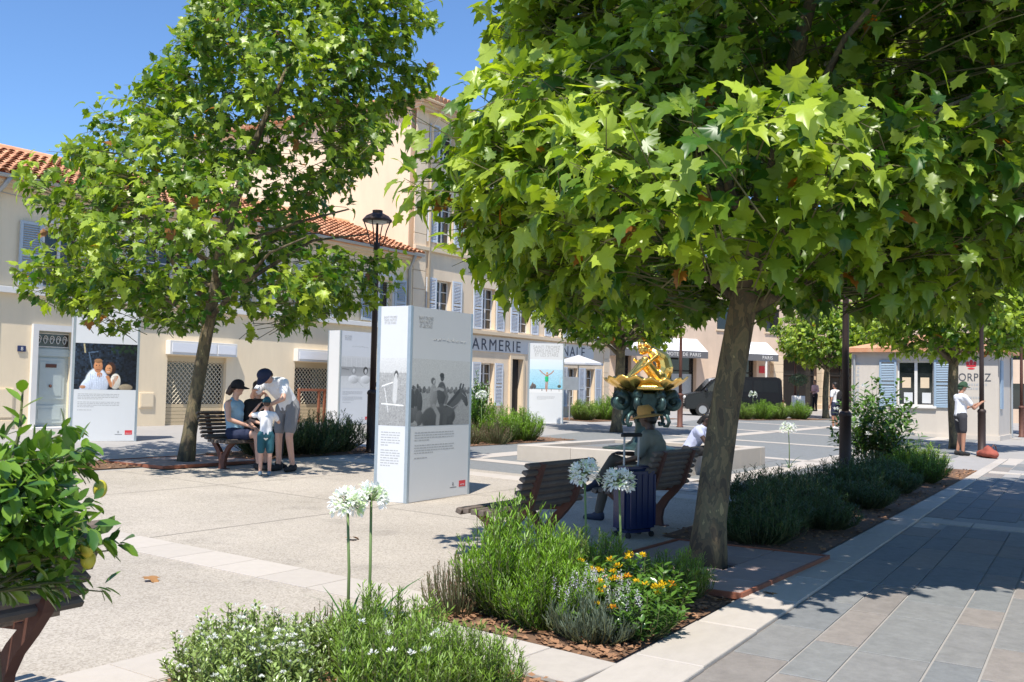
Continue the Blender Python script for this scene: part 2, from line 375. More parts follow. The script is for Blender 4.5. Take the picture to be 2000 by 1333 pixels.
# saw-cut joints in the concrete
jb = MB(); jm = mat('joint', (.20, .175, .15), .9)
for x0, y0, x1, y1 in ((-6, 7.6, 12.6, 7.75), (-6, 10.4, 12.6, 10.5), (1.9, 4.65, 1.8, 12.7), (8.9, 4.65, 8.8, 12.7)):
    d = Vector((x1 - x0, y1 - y0)).normalized() * .005
    jb = MB(); jb.add([(x, y, G(x, y) + .0075) for x, y in ((x0 - d.y, y0 + d.x), (x0 + d.y, y0 - d.x), (x1 + d.y, y1 - d.x), (x1 - d.y, y1 + d.x))], [(0, 1, 2, 3)]); jb.build('joint', jm, plaza)
# pale stone borders set in the concrete square
border = tag(sheet('path', [(-10, 4.2), (5.3, 4.2), (5.3, 4.62), (-10, 4.62)], .008, M['band']), kind='structure')
for i in range(14): slab_obj('band_slab', -1.2 + .5 * i + .25 - .6, 4.41, .49, .4, None, border, .014, 0, BANDM)
for i in range(16): slab_obj('band_slab', 5.42 + .004 * i, 4.42 + .52 * i, .47, .51, None, border, .0135, 0, BANDM)
for i in range(9): slab_obj('band_slab', 12.9 + .006 * i, 4.8 + .9 * i, .5, .89, None, border, .0135, 0, BANDM)
# paving of the far square: grey and pink stone with pale bands
far = tag(sheet('square_paving', [(13.6, 4.6), (27, 4.6), (58, 8), (58, 20.9), (36, 16.5), (13.6, 12.75)], .005, M['slab']), kind='structure')
fb = MB()
def strip(x0, y0, x1, y1, wd):
    d = Vector((x1 - x0, y1 - y0)).normalized() * wd / 2; nx, ny = -d.y, d.x
    fb.add([(x, y, G(x, y) + .010) for x, y in ((x0 + nx, y0 + ny), (x0 - nx, y0 - ny), (x1 - nx, y1 - ny), (x1 + nx, y1 + ny))], [(0, 1, 2, 3)])
for y in (6.2, 11.2): strip(13.6, y, 56, y + 1.2, .55)
for x in (15.2, 21.5, 27.5, 34, 41, 48): strip(x, 4.8, x, 16, .5)
fb.build('pale_band', M['band'], far)
rr = random.Random(5)
for row in range(9):     # the slabs near enough to tell apart
    y = 4.95 + row * .62; x = 13.8 + rr.uniform(0, .6)
    while x < 21.2:
        ln = rr.uniform(.7, 1.3)
        if not (15.9 < x + ln / 2 < 19.6 and 6.8 < y < 10.3) and abs(y - (6.2 + (x - 13.6) * .028)) > .5 and abs(x + ln / 2 - 15.2) > .25 + ln / 2 and x + ln < 21.25:
            slab_obj('slab', x + ln / 2, y, ln - .02, .6, None, far, .012, 0, SLABM)
        x += ln
# planting beds: soil a little below the kerbs, bark chips and dry leaves on it
def bed(poly, n, seed):
    o = tag(sheet('planting_bed', poly, .016, M['earth']), kind='structure')
    xs = [p[0] for p in poly]; ys = [p[1] for p in poly]; r = np.random.default_rng(seed)
    V = []; F = []; pc = 0
    t = np.array([[-.5, -.5, 0], [.5, -.5, 0], [.6, .5, .1], [-.4, .5, .1]])
    while pc < n:
        x, y = r.uniform(min(xs), max(xs)), r.uniform(min(ys), max(ys))
        ins = False; j = len(poly) - 1
        for i in range(len(poly)):
            (xi, yi), (xj, yj) = poly[i], poly[j]
            if (yi > y) != (yj > y) and x < (xj - xi) * (y - yi) / (yj - yi) + xi: ins = not ins
            j = i
        if not ins: continue
        a = r.uniform(0, 6.3); s = np.array([r.uniform(.02, .06), r.uniform(.012, .03), .05])
        q = t * s; c, sn = math.cos(a), math.sin(a)
        q = np.stack([q[:, 0] * c - q[:, 1] * sn, q[:, 0] * sn + q[:, 1] * c, q[:, 2] + r.uniform(0, .02, 4)], 1)
        V.append(q + [x, y, G(x, y) + .02]); F.append(np.arange(4) + 4 * pc); pc += 1
    me = np_mesh('bark_mulch', np.concatenate(V), np.array(F)); me.materials.append(M['chip'])
    m = bpy.data.objects.new('bark_mulch', me); link(m, o); m['kind'] = 'stuff'
    return o
bed([(4.98, 2.62), (7.0, 2.70), (7.0, 4.25), (5.12, 4.18)], 1500, 1)
bed([(2.95, 2.46), (4.45, 2.52), (4.5, 4.15), (2.95, 4.15)], 1100, 2)
bed([(.6, 2.4), (2.5, 2.44), (2.5, 3.6), (.6, 3.6)], 300, 9)
bed([(9.4, 2.82), (22.5, 3.42), (22.5, 5.3), (9.4, 4.4)], 1800, 3)
bed([(5.5, 12.9), (9.4, 12.9), (9.4, 14.1), (5.5, 14.1)], 500, 4)
bed([(11.6, 12.9), (15.4, 12.9), (15.4, 14.3), (11.6, 14.3)], 500, 5)
bed([(17.6, 12.9), (22.4, 12.9), (22.4, 14.4), (17.6, 14.4)], 500, 6)
bed([(32.5, 18.1), (40.5, 18.1), (40.5, 20.4), (32.5, 20.4)], 300, 7)
bed([(43.5, 16.2), (51.5, 14.6), (51.8, 16.0), (43.8, 17.8)], 300, 8)
# tree pits covered by stone grates in a rusty edging
def grate(cx, cy, lx, ly, label):
    e = empty('tree_grate', (cx, cy, G(cx, cy)), 0, label, 'tree grate', 'stone grates around the plane trees')
    b = MB()
    for sx in (-1, 1): b.box(sx * lx / 2 - .012, sx * lx / 2 + .012, -ly / 2, ly / 2, 0, .045)
    for sy in (-1, 1): b.box(-lx / 2, lx / 2, sy * ly / 2 - .012, sy * ly / 2 + .012, 0, .046)
    b.build('edging', M['rustl'], e)
    n = 4
    gm = mat('grate_stone', (.36, .27, .24), .85, var=.4, scale=6, rnd=.1) if 'grate_stone' not in bpy.data.materials else bpy.data.materials['grate_stone']
    for i in range(n):
        for j in range(3):
            x0 = -lx / 2 + .02 + i * (lx - .04) / n; y0 = -ly / 2 + .02 + j * (ly - .04) / 3
            if j == 1 and i in (1, 2): 
                # plates round the trunk have a cut-out corner
                x1 = x0 + (lx - .04) / n - .015
                if i == 1: x1 -= .18
                else: x0 += .18
                MB().bbox(x0, x1, y0, y0 + (ly - .04) / 3 - .015, .005, .035).build('grate_plate', gm, e); continue
            MB().bbox(x0, x0 + (lx - .04) / n - .015, y0, y0 + (ly - .04) / 3 - .015, .005, .035).build('grate_plate', gm, e)
    return e
grate(8.17, 3.42, 2.2, 1.5, 'stone tree grate at the foot of the big plane tree by the street')
grate(10.4, 13.2, 2.0, 1.6, 'reddish stone tree grate at the foot of the plane tree beside the family')
# ------------------------------------------------------------------ houses along the north side
FY = 21.2; BZ = .466
def wall_holes(b, x0, x1, z0, z1, holes, y=FY, depth=.22):
    """front skin of a wall at y with real openings and reveals"""
    xs = sorted({x0, x1, *[h[0] for h in holes], *[h[1] for h in holes]}); zs = sorted({z0, z1, *[h[2] for h in holes], *[h[3] for h in holes]})
    for i in range(len(xs) - 1):
        for j in range(len(zs) - 1):
            cx, cz = (xs[i] + xs[i + 1]) / 2, (zs[j] + zs[j + 1]) / 2
            if any(h[0] < cx < h[1] and h[2] < cz < h[3] for h in holes): continue
            b.add([(xs[i], y, zs[j]), (xs[i + 1], y, zs[j]), (xs[i + 1], y, zs[j + 1]), (xs[i], y, zs[j + 1])], [(0, 1, 2, 3)])
    for a, c, e, f in holes:
        d = y + depth
        b.add([(a, y, e), (a, d, e), (a, d, f), (a, y, f)], [(0, 1, 2, 3)]); b.add([(c, y, e), (c, d, e), (c, d, f), (c, y, f)], [(3, 2, 1, 0)])
        b.add([(a, y, e), (c, y, e), (c, d, e), (a, d, e)], [(0, 1, 2, 3)]); b.add([(a, y, f), (c, y, f), (c, d, f), (a, d, f)], [(3, 2, 1, 0)])
def window(house, x0, x1, z0, z1, y=FY + .16, muntins=(1, 3), frame=M['trim'], fw=.05):
    b = MB(); b.box(x0, x0 + fw, y, y + .06, z0, z1); b.box(x1 - fw, x1, y, y + .06, z0, z1)
    b.box(x0 + fw, x1 - fw, y, y + .06, z0, z0 + fw); b.box(x0 + fw, x1 - fw, y, y + .06, z1 - fw, z1)
    nx, nz = muntins; xm = (x0 + x1) / 2
    b.box(xm - .035, xm + .035, y - .005, y + .06, z0 + fw, z1 - fw)
    for k in range(1, nz): 
        z = z0 + (z1 - z0) * k / nz
        b.box(x0 + fw, xm - .035, y + .01, y + .05, z - .014, z + .014); b.box(xm + .035, x1 - fw, y + .01, y + .05, z - .014, z + .014)
    o = b.build('window', frame, house)
    for a, c in ((x0 + fw, xm - .035), (xm + .035, x1 - fw)):
        MB().box(a, c, y + .03, y + .04, z0 + fw, z1 - fw).build('pane', M['glass'], o)
    return o
def shutter(house, x0, x1, z0, z1, m, y=FY, ang=0, hinge=0):
    """open louvred shutter standing just off the wall"""
    w_ = x1 - x0; f = .065; b = MB(); h = z1 - z0; zm = z0 + h * .48
    b.box(0, f, -.02, .02, 0, h); b.box(w_ - f, w_, -.02, .02, 0, h)
    for a, c in ((0, f), (h - f, h), (zm - z0 - .04, zm - z0 + .04)): b.box(f, w_ - f, -.018, .018, a, c)
    o = b.build('shutter', m, house); o.location = (x0, y - .045, z0); o.rotation_euler = (0, 0, ang)
    s = MB(); z = f + .02
    while z < h - f - .02:
        if abs(z - (zm - z0)) > .06:
            s.add([(f, -.016, z - .012), (w_ - f, -.016, z - .012), (w_ - f, .014, z + .026), (f, .014, z + .026),
                   (f, -.012, z - .018), (w_ - f, -.012, z - .018), (w_ - f, .018, z + .020), (f, .018, z + .020)], [(0, 1, 2, 3), (7, 6, 5, 4), (0, 4, 5, 1), (3, 2, 6, 7)])
        z += .052
    s.build('slats', m, o); return o
def tiles(house, x0, x1, y0, z0, y1, z1, sep):
    """clay roof tiles: the visible patches as tiles of their own, the rest as one part"""
    r = random.Random(9); tw, tl = .215, .40
    L = math.hypot(y1 - y0, z1 - z0); pitch = math.atan2(z1 - z0, y1 - y0); rows = int(L / .34) + 1
    n = 7; vs = []; fs = []
    for j, (yy, rad, zz) in enumerate(((0, .112, .03), (tl, .088, .0))):
        for i in range(n):
            t = math.pi * i / (n - 1); vs.append((math.cos(t) * rad, yy, math.sin(t) * rad * .72 + zz))
        for i in range(n):
            t = math.pi * i / (n - 1); vs.append((math.cos(t) * (rad - .014), yy, math.sin(t) * (rad - .014) * .72 + zz))
    for i in range(n - 1): fs.append((i, i + 1, i + 1 + 2 * n, i + 2 * n))
    for i in range(n - 1): fs.append((i, i + n, i + n + 1, i + 1))
    me = bpy.data.meshes.new('roof_tile'); me.from_pydata(vs, [], fs); me.materials.append(M['tile'])
    rest = MB(); x = x0 + tw / 2
    while x < x1:
        for k in range(rows):
            d = k * .34 - .06; py = y0 + math.cos(pitch) * d; pz = z0 + math.sin(pitch) * d
            jx, jz, ja = r.uniform(-.012, .012), r.uniform(0, .012), r.uniform(-.03, .03)
            if any(a < x < c for a, c in sep):
                inst('roof_tile', me, house, (x + jx, py, pz + jz), (pitch - .03, 0, ja))
            else:
                mt = Matrix.Translation((x + jx, py, pz + jz)) @ Matrix.Rotation(pitch - .03, 4, 'X') @ Matrix.Rotation(ja, 4, 'Z')
                rest.add([mt @ Vector(p) for p in vs], fs)
        x += tw
    o = rest.build('roof_tiles', M['tile'], house); o['kind'] = 'stuff'
# ---- two-storey house on the left
h1 = empty('cream_house', (11.6, FY, BZ), 0, 'long two-storey cream house with red tiled roof, blue-grey shutters and roller-shuttered shops', 'house')
def HM(b, name, m, parent=None, smooth=False):
    """build in world coordinates under a house whose Empty stands elsewhere"""
    root = parent
    o = b.build(name, m, parent, smooth)
    top = parent
    off = Vector((0, 0, 0))
    while top is not None: off += top.location; top = top.parent
    o.location = -off; return o
WX = [13.10, 15.75, 18.42, 21.30, 24.15]
holes = [(c - .46, c + .46, 3.66, 5.0) for c in WX]
holes += [(12.57, 13.45, .36, 2.66), (16.05, 17.93, .36, 2.24), (20.42, 22.30, .36, 2.22)]
b = MB(); wall_holes(b, 7.0, 25.62, .2, 5.95, holes)
b.box(7.0, 25.62, 21.44, 27.2, .2, 5.9); HM(b, 'wall', M['stucco'], h1)
b = MB(); b.add([(7, 20.82, 5.93), (25.62, 20.82, 5.93), (25.62, 24.2, 7.17), (7, 24.2, 7.17), (25.62, 27.6, 5.93), (7, 27.6, 5.93),
                 (7, 20.82, 5.85), (25.62, 20.82, 5.85), (25.62, 27.6, 5.85), (7, 27.6, 5.85)], [(0, 1, 2, 3), (3, 2, 4, 5), (0, 6, 7, 1), (6, 9, 8, 7), (7, 8, 4, 2, 1), (0, 3, 5, 9, 6)])
HM(b, 'roof', M['tile'], h1)
h1k = h1
def HI(name, me, parent, loc, rot=(0, 0, 0), sc=(1, 1, 1)): pass
_inst = inst
def inst_h1(name, me, parent, loc, rot=(0, 0, 0), sc=(1, 1, 1)): return _inst(name, me, parent, Vector(loc) - h1.location, rot, sc)
inst = inst_h1; _b = MB.build
def _hb(s, name, m, parent=None, *a, **k):
    o = _b(s, name, m, parent, *a, **k)
    if parent is h1: o.location = -h1.location
    return o
MB.build = _hb
tiles(h1, 7.0, 25.6, 20.82, 5.98, 24.2, 7.22, [(11.2, 14.3), (22.6, 25.6)])
MB.build = _b; inst = _inst
b = MB(); b.tube([(7, 24.2, 7.27), (25.6, 24.2, 7.27)], .11, 10); HM(b, 'ridge', M['tile'], h1)
b = MB()   # half-round gutter, brackets
n = 8; xs_ = (7, 25.6)
vs_ = [(x, 20.74 + math.cos(math.pi + math.pi * i / n) * .075, 5.94 + math.sin(math.pi + math.pi * i / n) * .075) for x in xs_ for i in range(n + 1)]
b.add(vs_, [(i, i + 1, i + 2 + n, i + 1 + n) for i in range(n)])
for k in range(20): b.box(7.4 + k * .95, 7.43 + k * .95, 20.66, 20.83, 5.93, 5.945)
HM(b, 'gutter', M['gutter'], h1)
b = MB(); b.tube([(11.55, 20.74, 5.88), (11.5, 20.9, 5.7), (11.42, 21.12, 5.5), (11.42, 21.12, .6)], .05, 10); HM(b, 'downpipe', M['gutter'], h1, True); b = MB(); b.tube([(25.2, 20.74, 5.88), (25.3, 20.95, 5.65), (25.38, 21.13, 5.45), (25.38, 21.13, .6)], .05, 10)
HM(b, 'downpipe', M['gutter'], h1, True)
b = MB(); b.bbox(7, 25.6, 21.06, 21.2, 3.44, 3.57); HM(b, 'sill_ledge', M['trim'], h1)
b = MB(); b.box(7, 25.6, 21.02, 21.2, 5.72, 5.84); b.box(7, 25.6, 20.86, 21.2, 5.79, 5.87); HM(b, 'cornice', M['trimc'], h1)
for c in WX:
    w_ = window(h1, c - .46, c + .46, 3.66, 5.0); w_.location = -h1.location
    b = MB(); b.box(c - .55, c - .462, 21.17, 21.2, 3.575, 5.1); b.box(c + .462, c + .55, 21.17, 21.2, 3.575, 5.1); b.box(c - .55, c + .55, 21.168, 21.2, 5.1, 5.2); HM(b, 'window_surround', M['trim'], h1)
    for a, d, ang in ((c - 1.06, c - .53, .05), (c + .53, c + 1.06, -.05)):
        s = shutter(h1, a, d, 3.63, 5.06, M['shut'], FY - .02, ang); s.location = Vector(s.location) - h1.location
b = MB(); b.tube([(7 + .5 * i, 21.16 + .004 * math.sin(i * 1.7), 5.60 + .02 * math.sin(i * 2.3)) for i in range(38)], .011, 5); HM(b, 'cable', M['gutter'], h1)
b = MB(); b.tube([(17.1, 21.165, 5.6), (17.12, 21.165, 3.6), (17.1, 21.05, 3.5), (17.12, 21.165, 3.4), (17.1, 21.165, 2.7)], .009, 5); HM(b, 'cable', M['gutter'], h1)
# front door with stone surround, fanlight grille, letter slot and number plate
b = MB(); b.box(12.44, 12.57, 21.12, 21.2, .36, 2.80); b.box(13.45, 13.58, 21.12, 21.2, .36, 2.80); b.box(12.57, 13.45, 21.12, 21.2, 2.66, 2.80); b.bbox(12.4, 13.6, 20.95, 21.3, .3, .5)
HM(b, 'door_surround', M['trim'], h1)
b = MB(); b.box(12.57, 13.45, 21.36, 21.42, .5, 2.66)
for z0, z1 in ((.58, .98), (1.12, 2.05)): b.box(12.66, 13.36, 21.335, 21.36, z0, z1); b.box(12.74, 13.28, 21.325, 21.336, z0 + .08, z1 - .08)
b.box(12.57, 13.45, 21.32, 21.36, 2.1, 2.26); dr = HM(b, 'door', M['door'], h1)
def sub(bm, name, m, par):    # sub-part in world coordinates
    o = bm.build(name, m, par); o.location = (0, 0, 0); return o
sub(MB().box(12.60, 13.42, 21.345, 21.358, 2.30, 2.62), 'fanlight', M['glass'], dr)
g = MB()
for k in range(5):
    cx = 12.70 + k * .155
    g.tube([(cx + math.cos(t) * .06 * (1 - t / 14), 21.33, 2.46 + math.sin(t) * .11 * (1 - t / 14)) for t in np.linspace(0, 9, 22)], .009, 5)
g.tube([(12.6, 21.33, 2.31), (13.42, 21.33, 2.31)], .01, 5); g.tube([(12.6, 21.33, 2.61), (13.42, 21.33, 2.61)], .01, 5); sub(g, 'grille', M['trim'], dr)
sub(MB().box(12.88, 13.14, 21.31, 21.326, 1.84, 1.92), 'letter_slot', M['rust'], dr)
sub(MB().ell((13.0, 21.30, 1.42), (.035, .03, .035)), 'door_knob', M['rust'], dr)
pl = HM(MB().bbox(12.13, 12.31, 21.17, 21.199, 2.17, 2.30), 'number_plate', mat('enamel_blue', (.02, .03, .10), .3), h1)
t = text_mesh('8', .11, 'CENTER'); t.materials.append(M['trim']); inst('numeral', t, pl, (12.22, 21.166, 2.195), (math.pi / 2, 0, 0))
for x0, x1, z0, z1 in ((11.55, 12.08, .70, 1.36), (11.55, 12.08, .34, .68), (15.27, 15.68, .92, 1.30)):
    c = HM(MB().bbox(x0, x1, 21.17, 21.199, z0, z1), 'meter_cover', M['stucco'], h1)
    sub(MB().box(x0 + .03, x1 - .03, 21.16, 21.17, z0 + .03, z1 - .03), 'cover_panel', M['stucco'], c)
# two shop openings: sign box above, lattice roller shutter
for x0, x1, zt in ((16.05, 17.93, 2.24), (20.42, 22.30, 2.22)):
    c = HM(MB().bbox(x0 - .06, x1 + .2, 21.02, 21.2, zt + .03, zt + .38), 'sign_box', M['trim'], h1)
    sub(MB().box(x0, x1 - .5, 21.008, 21.02, zt + .09, zt + .32), 'sign_panel', M['awnw'], c); sub(MB().box(x1 - .44, x1 + .14, 21.008, 21.02, zt + .09, zt + .32), 'sign_panel', M['awnw'], c)
    HM(MB().box(x0, x1, 21.26, 21.43, zt - .14, zt), 'shutter_housing', M['beige'], h1)
    HM(MB().box(x0, x1, 21.40, 21.43, .36, zt - .14), 'shop_glass', M['glass'], h1)
    rb = MB(); z = .37
    while z < 1.0: rb.box(x0 + .02, x1 - .02, 21.30, 21.325, z, z + .085); z += .092
    z_top = zt - .14; lz0 = z
    rs = HM(rb, 'roller_shutter', M['beige'], h1)
    lat = MB(); s_ = .13; nx = int((x1 - x0) / s_) + 1; nz = int((z_top - lz0) / s_) + 1
    for i in range(nx):
        for j in range(nz):
            ax, az = x0 + i * s_, lz0 + j * s_
            bx, bz = min(ax + s_, x1), min(az + s_, z_top)
            lat.tube([(ax, 21.315, az), (bx, 21.315, bz)], .011, 4, False); lat.tube([(ax, 21.315, bz), (bx, 21.315, az)], .011, 4, False)
    sub(lat, 'lattice', mat('lattice_cream', (.62, .54, .40), .6) if 'lattice_cream' not in bpy.data.materials else bpy.data.materials['lattice_cream'], rs)
# ---- tall house: former gendarmerie
h2 = empty('gendarmerie_building', (26, FY, BZ), 0, 'tall apricot house with pale shutters and a long painted sign band', 'house')
W2 = [27.32, 30.05, 32.48, 34.95, 37.40]
holes = []
for c in W2:
    holes += [(c - .44, c + .44, 3.74, 5.27), (c - .44, c + .44, 6.55, 8.15), (c - .44, c + .44, 9.42, 10.55)]
GF = [(30.05, .95), (36.25, .9), (37.75, .9)]
holes += [(c - .46, c + .46, zb, 2.50) for c, zb in GF] + [(31.62, 32.38, .4, 2.72), (27.0, 27.8, .9, 2.5)]
b = MB(); wall_holes(b, 25.64, 39.5, .2, 11.1, holes); b.box(25.64, 39.5, 21.44, 33.5, .2, 11.08); HM(b, 'wall', M['stucco2'], h2)
b = MB()
for x0, x1 in ((25.62, 26.26), (39.0, 39.52)):
    for k in range(17): HM(MB().bbox(x0, x1, 21.165, 21.199, .5 + k * .625, .5 + k * .625 + .605, .012), 'quoin', M['stucco2'], h2)
b = MB(); b.box(25.5, 39.6, 20.95, 21.2, 10.92, 11.06); b.box(25.4, 39.7, 20.72, 33.6, 11.08, 11.22); b.box(25.45, 39.65, 20.85, 21.2, 11.0, 11.08); HM(b, 'cornice', M['trimc'], h2)
b = MB(); e0 = (25.3, 20.6, 11.24); b.add([(25.3, 20.6, 11.23), (39.8, 20.6, 11.23), (39.8, 33.8, 11.23), (25.3, 33.8, 11.23), (29.5, 27.2, 12.9), (35.5, 27.2, 12.9)], [(0, 1, 5, 4), (1, 2, 5), (2, 3, 4, 5), (3, 0, 4), (3, 2, 1, 0)])
rf = HM(b, 'roof', M['tile'], h2)
b = MB()
for k in range(66): b.tube([(25.4 + k * .217, 20.5, 11.24), (25.4 + k * .217, 20.8, 11.33)], .10, 8)
for k in range(55): b.tube([(25.2, 20.7 + k * .24, 11.24), (25.5, 20.7 + k * .24, 11.33)], .10, 8)
sub(b, 'eave_tiles', M['tile'], rf)
b = MB(); b.tube([(26.45, 20.66, 11.15), (26.45, 20.85, 10.8), (26.38, 21.1, 10.5), (26.38, 21.12, .6)], .05, 10); HM(b, 'downpipe', M['trimc'], h2, True)
b = MB(); b.tube([(25.35, 20.62, 11.16), (39.75, 20.62, 11.16)], .07, 8); HM(b, 'gutter', M['trimc'], h2, True)
HM(MB().bbox(25.6, 39.5, 21.02, 21.2, 3.55, 3.68), 'ledge', M['trimc'], h2); HM(MB().bbox(25.6, 39.5, 21.08, 21.2, 6.2, 6.32), 'ledge', M['trimc'], h2)
sg = HM(MB().box(26.4, 38.05, 21.172, 21.199, 2.93, 3.50), 'sign_band', M['trim'], h2)
for tx, xa, xb in (('GENDARMERIE', 26.80, 32.22), ('NATIONALE', 32.92, 37.25)):
    t = text_mesh(tx, .70, 'LEFT', .003, 1.22, 0); t.materials.append(M['inkd']); xs2 = [v_.co.x for v_ in t.vertices]; sx = (xb - xa) / (max(xs2) - min(xs2))
    inst('lettering', t, sg, (xa - min(xs2) * sx, 21.166, 2.985), (math.pi / 2, 0, 0), (sx, .86, 1))
for c in W2:
    for z0, z1 in ((3.74, 5.27), (6.55, 8.15), (9.42, 10.55)):
        w_ = window(h2, c - .44, c + .44, z0, z1, muntins=(1, 4)); w_.location = -h2.location
        HM(MB().box(c - .5, c + .5, 21.12, 21.199, z0 - .07, z0), 'window_sill', M['trimc'], h2)
        for a, d in ((c - 1.0, c - .46), (c + .46, c + 1.0)):
            s = shutter(h2, a, d, z0 - .02, z1 + .04, M['shut2'], FY, random.uniform(-.03, .03)); s.location = Vector(s.location) - h2.location
for c, zb in GF + [(27.4, .9)]:
    w_ = window(h2, c - .42, c + .42, zb, 2.5, muntins=(1, 4)); w_.location = -h2.location
    for a, d in ((c - .98, c - .46), (c + .46, c + .98)):
        s = shutter(h2, a, d, zb - .02, 2.52, M['shut2'], FY, random.uniform(-.03, .03)); s.location = Vector(s.location) - h2.location
HM(MB().box(31.62, 32.38, 21.36, 21.42, .4, 2.72), 'door', M['dark'], h2)
b = MB(); b.box(31.5, 31.62, 21.12, 21.2, .4, 2.85); b.box(32.38, 32.5, 21.12, 21.2, .4, 2.85); b.box(31.62, 32.38, 21.12, 21.2, 2.72, 2.85); HM(b, 'door_surround', M['trimc'], h2)
# ---- hotel closing the square at the far end
hp = Vector((51.35, 27.72, 0)); ha = math.atan2(-.485, .875)
ht = empty('hotel_building', (51.35, 27.72, .5), ha, 'pale hotel with dark shopfront openings, stone pillars and grey awnings', 'hotel')
b = MB(); Wd = 26
HB = lambda x0, x1, z0, z1, y0=0, y1=.5: b.box(x0, x1, y0, y1, z0, z1)
for x0, x1 in ((-3, .95), (1.75, 2.95), (6.55, 9.9), (11.3, 12.4)): HB(x0, x1, -.2, 3.5)
HB(-3, Wd, 3.5, 9.5); b.box(-3, Wd, .5, 8, -.2, 9.5); b.build('wall', M['stucco3'], ht)
for x0, x1 in ((12.4, 13.2), (16.5, 17.2), (20.5, 21.2)):
    c = MB()
    for k in range(6): c.bbox(x0, x1, -.35, .1, .5 + k * .5, .985 + k * .5, .02)
    c.bbox(x0 - .12, x1 + .12, -.45, .12, -.2, .5, .03); c.build('stone_pillar', M['trimc'], ht)
for x0, x1 in ((.95, 1.75), (2.95, 6.55), (9.9, 11.3), (13.2, 16.5), (17.2, 20.5)):
    MB().box(x0, x1, .38, .42, -.2, 3.5).build('shopfront', M['glass'], ht); f = MB()
    for q in (x0 + .04, (x0 + x1) / 2, x1 - .04): f.box(q - .03, q + .03, .33, .378, 0, 3.5)
    f.box(x0, x1, .33, .379, 2.35, 2.43); f.build('shopfront_frame', M['dark'], ht)
MB().box(4.9, 6.4, .30, .375, .9, 2.2).build('window_blind', M['gutter'], ht)
for x0, x1, txt in ((.2, 1.8, ''), (2.95, 6.55, 'HOTEL DE PARIS'), (9.3, 12.1, 'PARIS')):
    a = MB(); a.add([(x0, 0, 4.35), (x1, 0, 4.35), (x1, -1.1, 3.55), (x0, -1.1, 3.55), (x0, 0, 4.31), (x1, 0, 4.31), (x1, -1.1, 3.51), (x0, -1.1, 3.51)], [(0, 1, 2, 3), (7, 6, 5, 4), (3, 2, 6, 7), (0, 3, 7, 4), (1, 5, 6, 2)])
    o = a.build('awning', M['awnw'], ht)
    vb = MB().box(x0, x1, -1.12, -1.10, 3.13, 3.55).build('valance', M['awn'], o)
    MB().add([(x0, 0, 4.31), (x0, -1.1, 3.5), (x0, -1.1, 3.13), (x0, 0, 3.13), (x0 + .01, 0, 4.31), (x0 + .01, -1.1, 3.5), (x0 + .01, -1.1, 3.13), (x0 + .01, 0, 3.13)], [(0, 1, 2, 3), (7, 6, 5, 4)]).build('side_flap', M['awn'], o)
    if txt:
        t = text_mesh(txt, .30, 'CENTER', .003, 1.15); t.materials.append(M['trim']); inst('lettering', t, o, ((x0 + x1) / 2 + (.5 if len(txt) < 8 else 0), -1.125, 3.24), (math.pi / 2, 0, 0))
for k in range(6):
    for z0 in (4.75, 7.2):
        x0 = .3 + k * 3.9; MB().box(x0, x0 + 1.1, -.03, -.001, z0 + .3, z0 + 1.8).build('window', M['glass'], ht)
        MB().box(x0 - .08, x0 + 1.18, -.10, -.002, z0 + .2, z0 + .3).build('window_sill', M['trimc'], ht)
MB().bbox(11.45, 11.95, -.05, -.002, 1.4, 2.0).build('menu_plate', M['gutter'], ht); MB().bbox(11.5, 11.95, -.05, -.002, 2.4, 2.85).build('red_sign', M['red'], ht)
MB().box(-.3, Wd, -4.2, .0, -.5, .16).build('terrace', M['band'], ht)
MB().tube([(11.15, -1.05, .16), (11.15, -1.05, 3.55)], .07, 8).build('awning_post', M['trim'], ht)
# far houses and trees' backdrop beyond the square, so the street does not end in emptiness
def far_house(name, label, x, y, rz, lx, ly, h, m, rows):
    e = empty(name, (x, y, G(x, y)), rz, label, 'house'); hl = []
    n = int(lx / 3)
    for k in range(n):
        for z in rows: hl.append((-lx / 2 + 1 + k * 3, -lx / 2 + 2.1 + k * 3, z, z + 1.5))
    b = MB(); wall_holes(b, -lx / 2, lx / 2, -1, h, hl, 0, .25); b.box(-lx / 2, lx / 2, .25, ly, -1, h); b.build('wall', m, e)
    for a, c, z, z1 in hl:
        MB().box(a, c, .2, .24, z, z1).build('window', M['glass'], e)
    b = MB(); b.add([(-lx / 2 - .3, -.4, h), (lx / 2 + .3, -.4, h), (lx / 2 + .3, ly / 2, h + 1.6), (-lx / 2 - .3, ly / 2, h + 1.6), (lx / 2 + .3, ly + .4, h), (-lx / 2 - .3, ly + .4, h)], [(0, 1, 2, 3), (3, 2, 4, 5), (0, 3, 5), (1, 4, 2), (0, 5, 4, 1)]); b.build('roof', M['tile'], e)
far_house('stone_house', 'shaded house glimpsed beyond the kiosk at the end of the street', 66, 4.5, -1.35, 22, 9, 8, M['stucco3'], (.9, 3.8, 6))
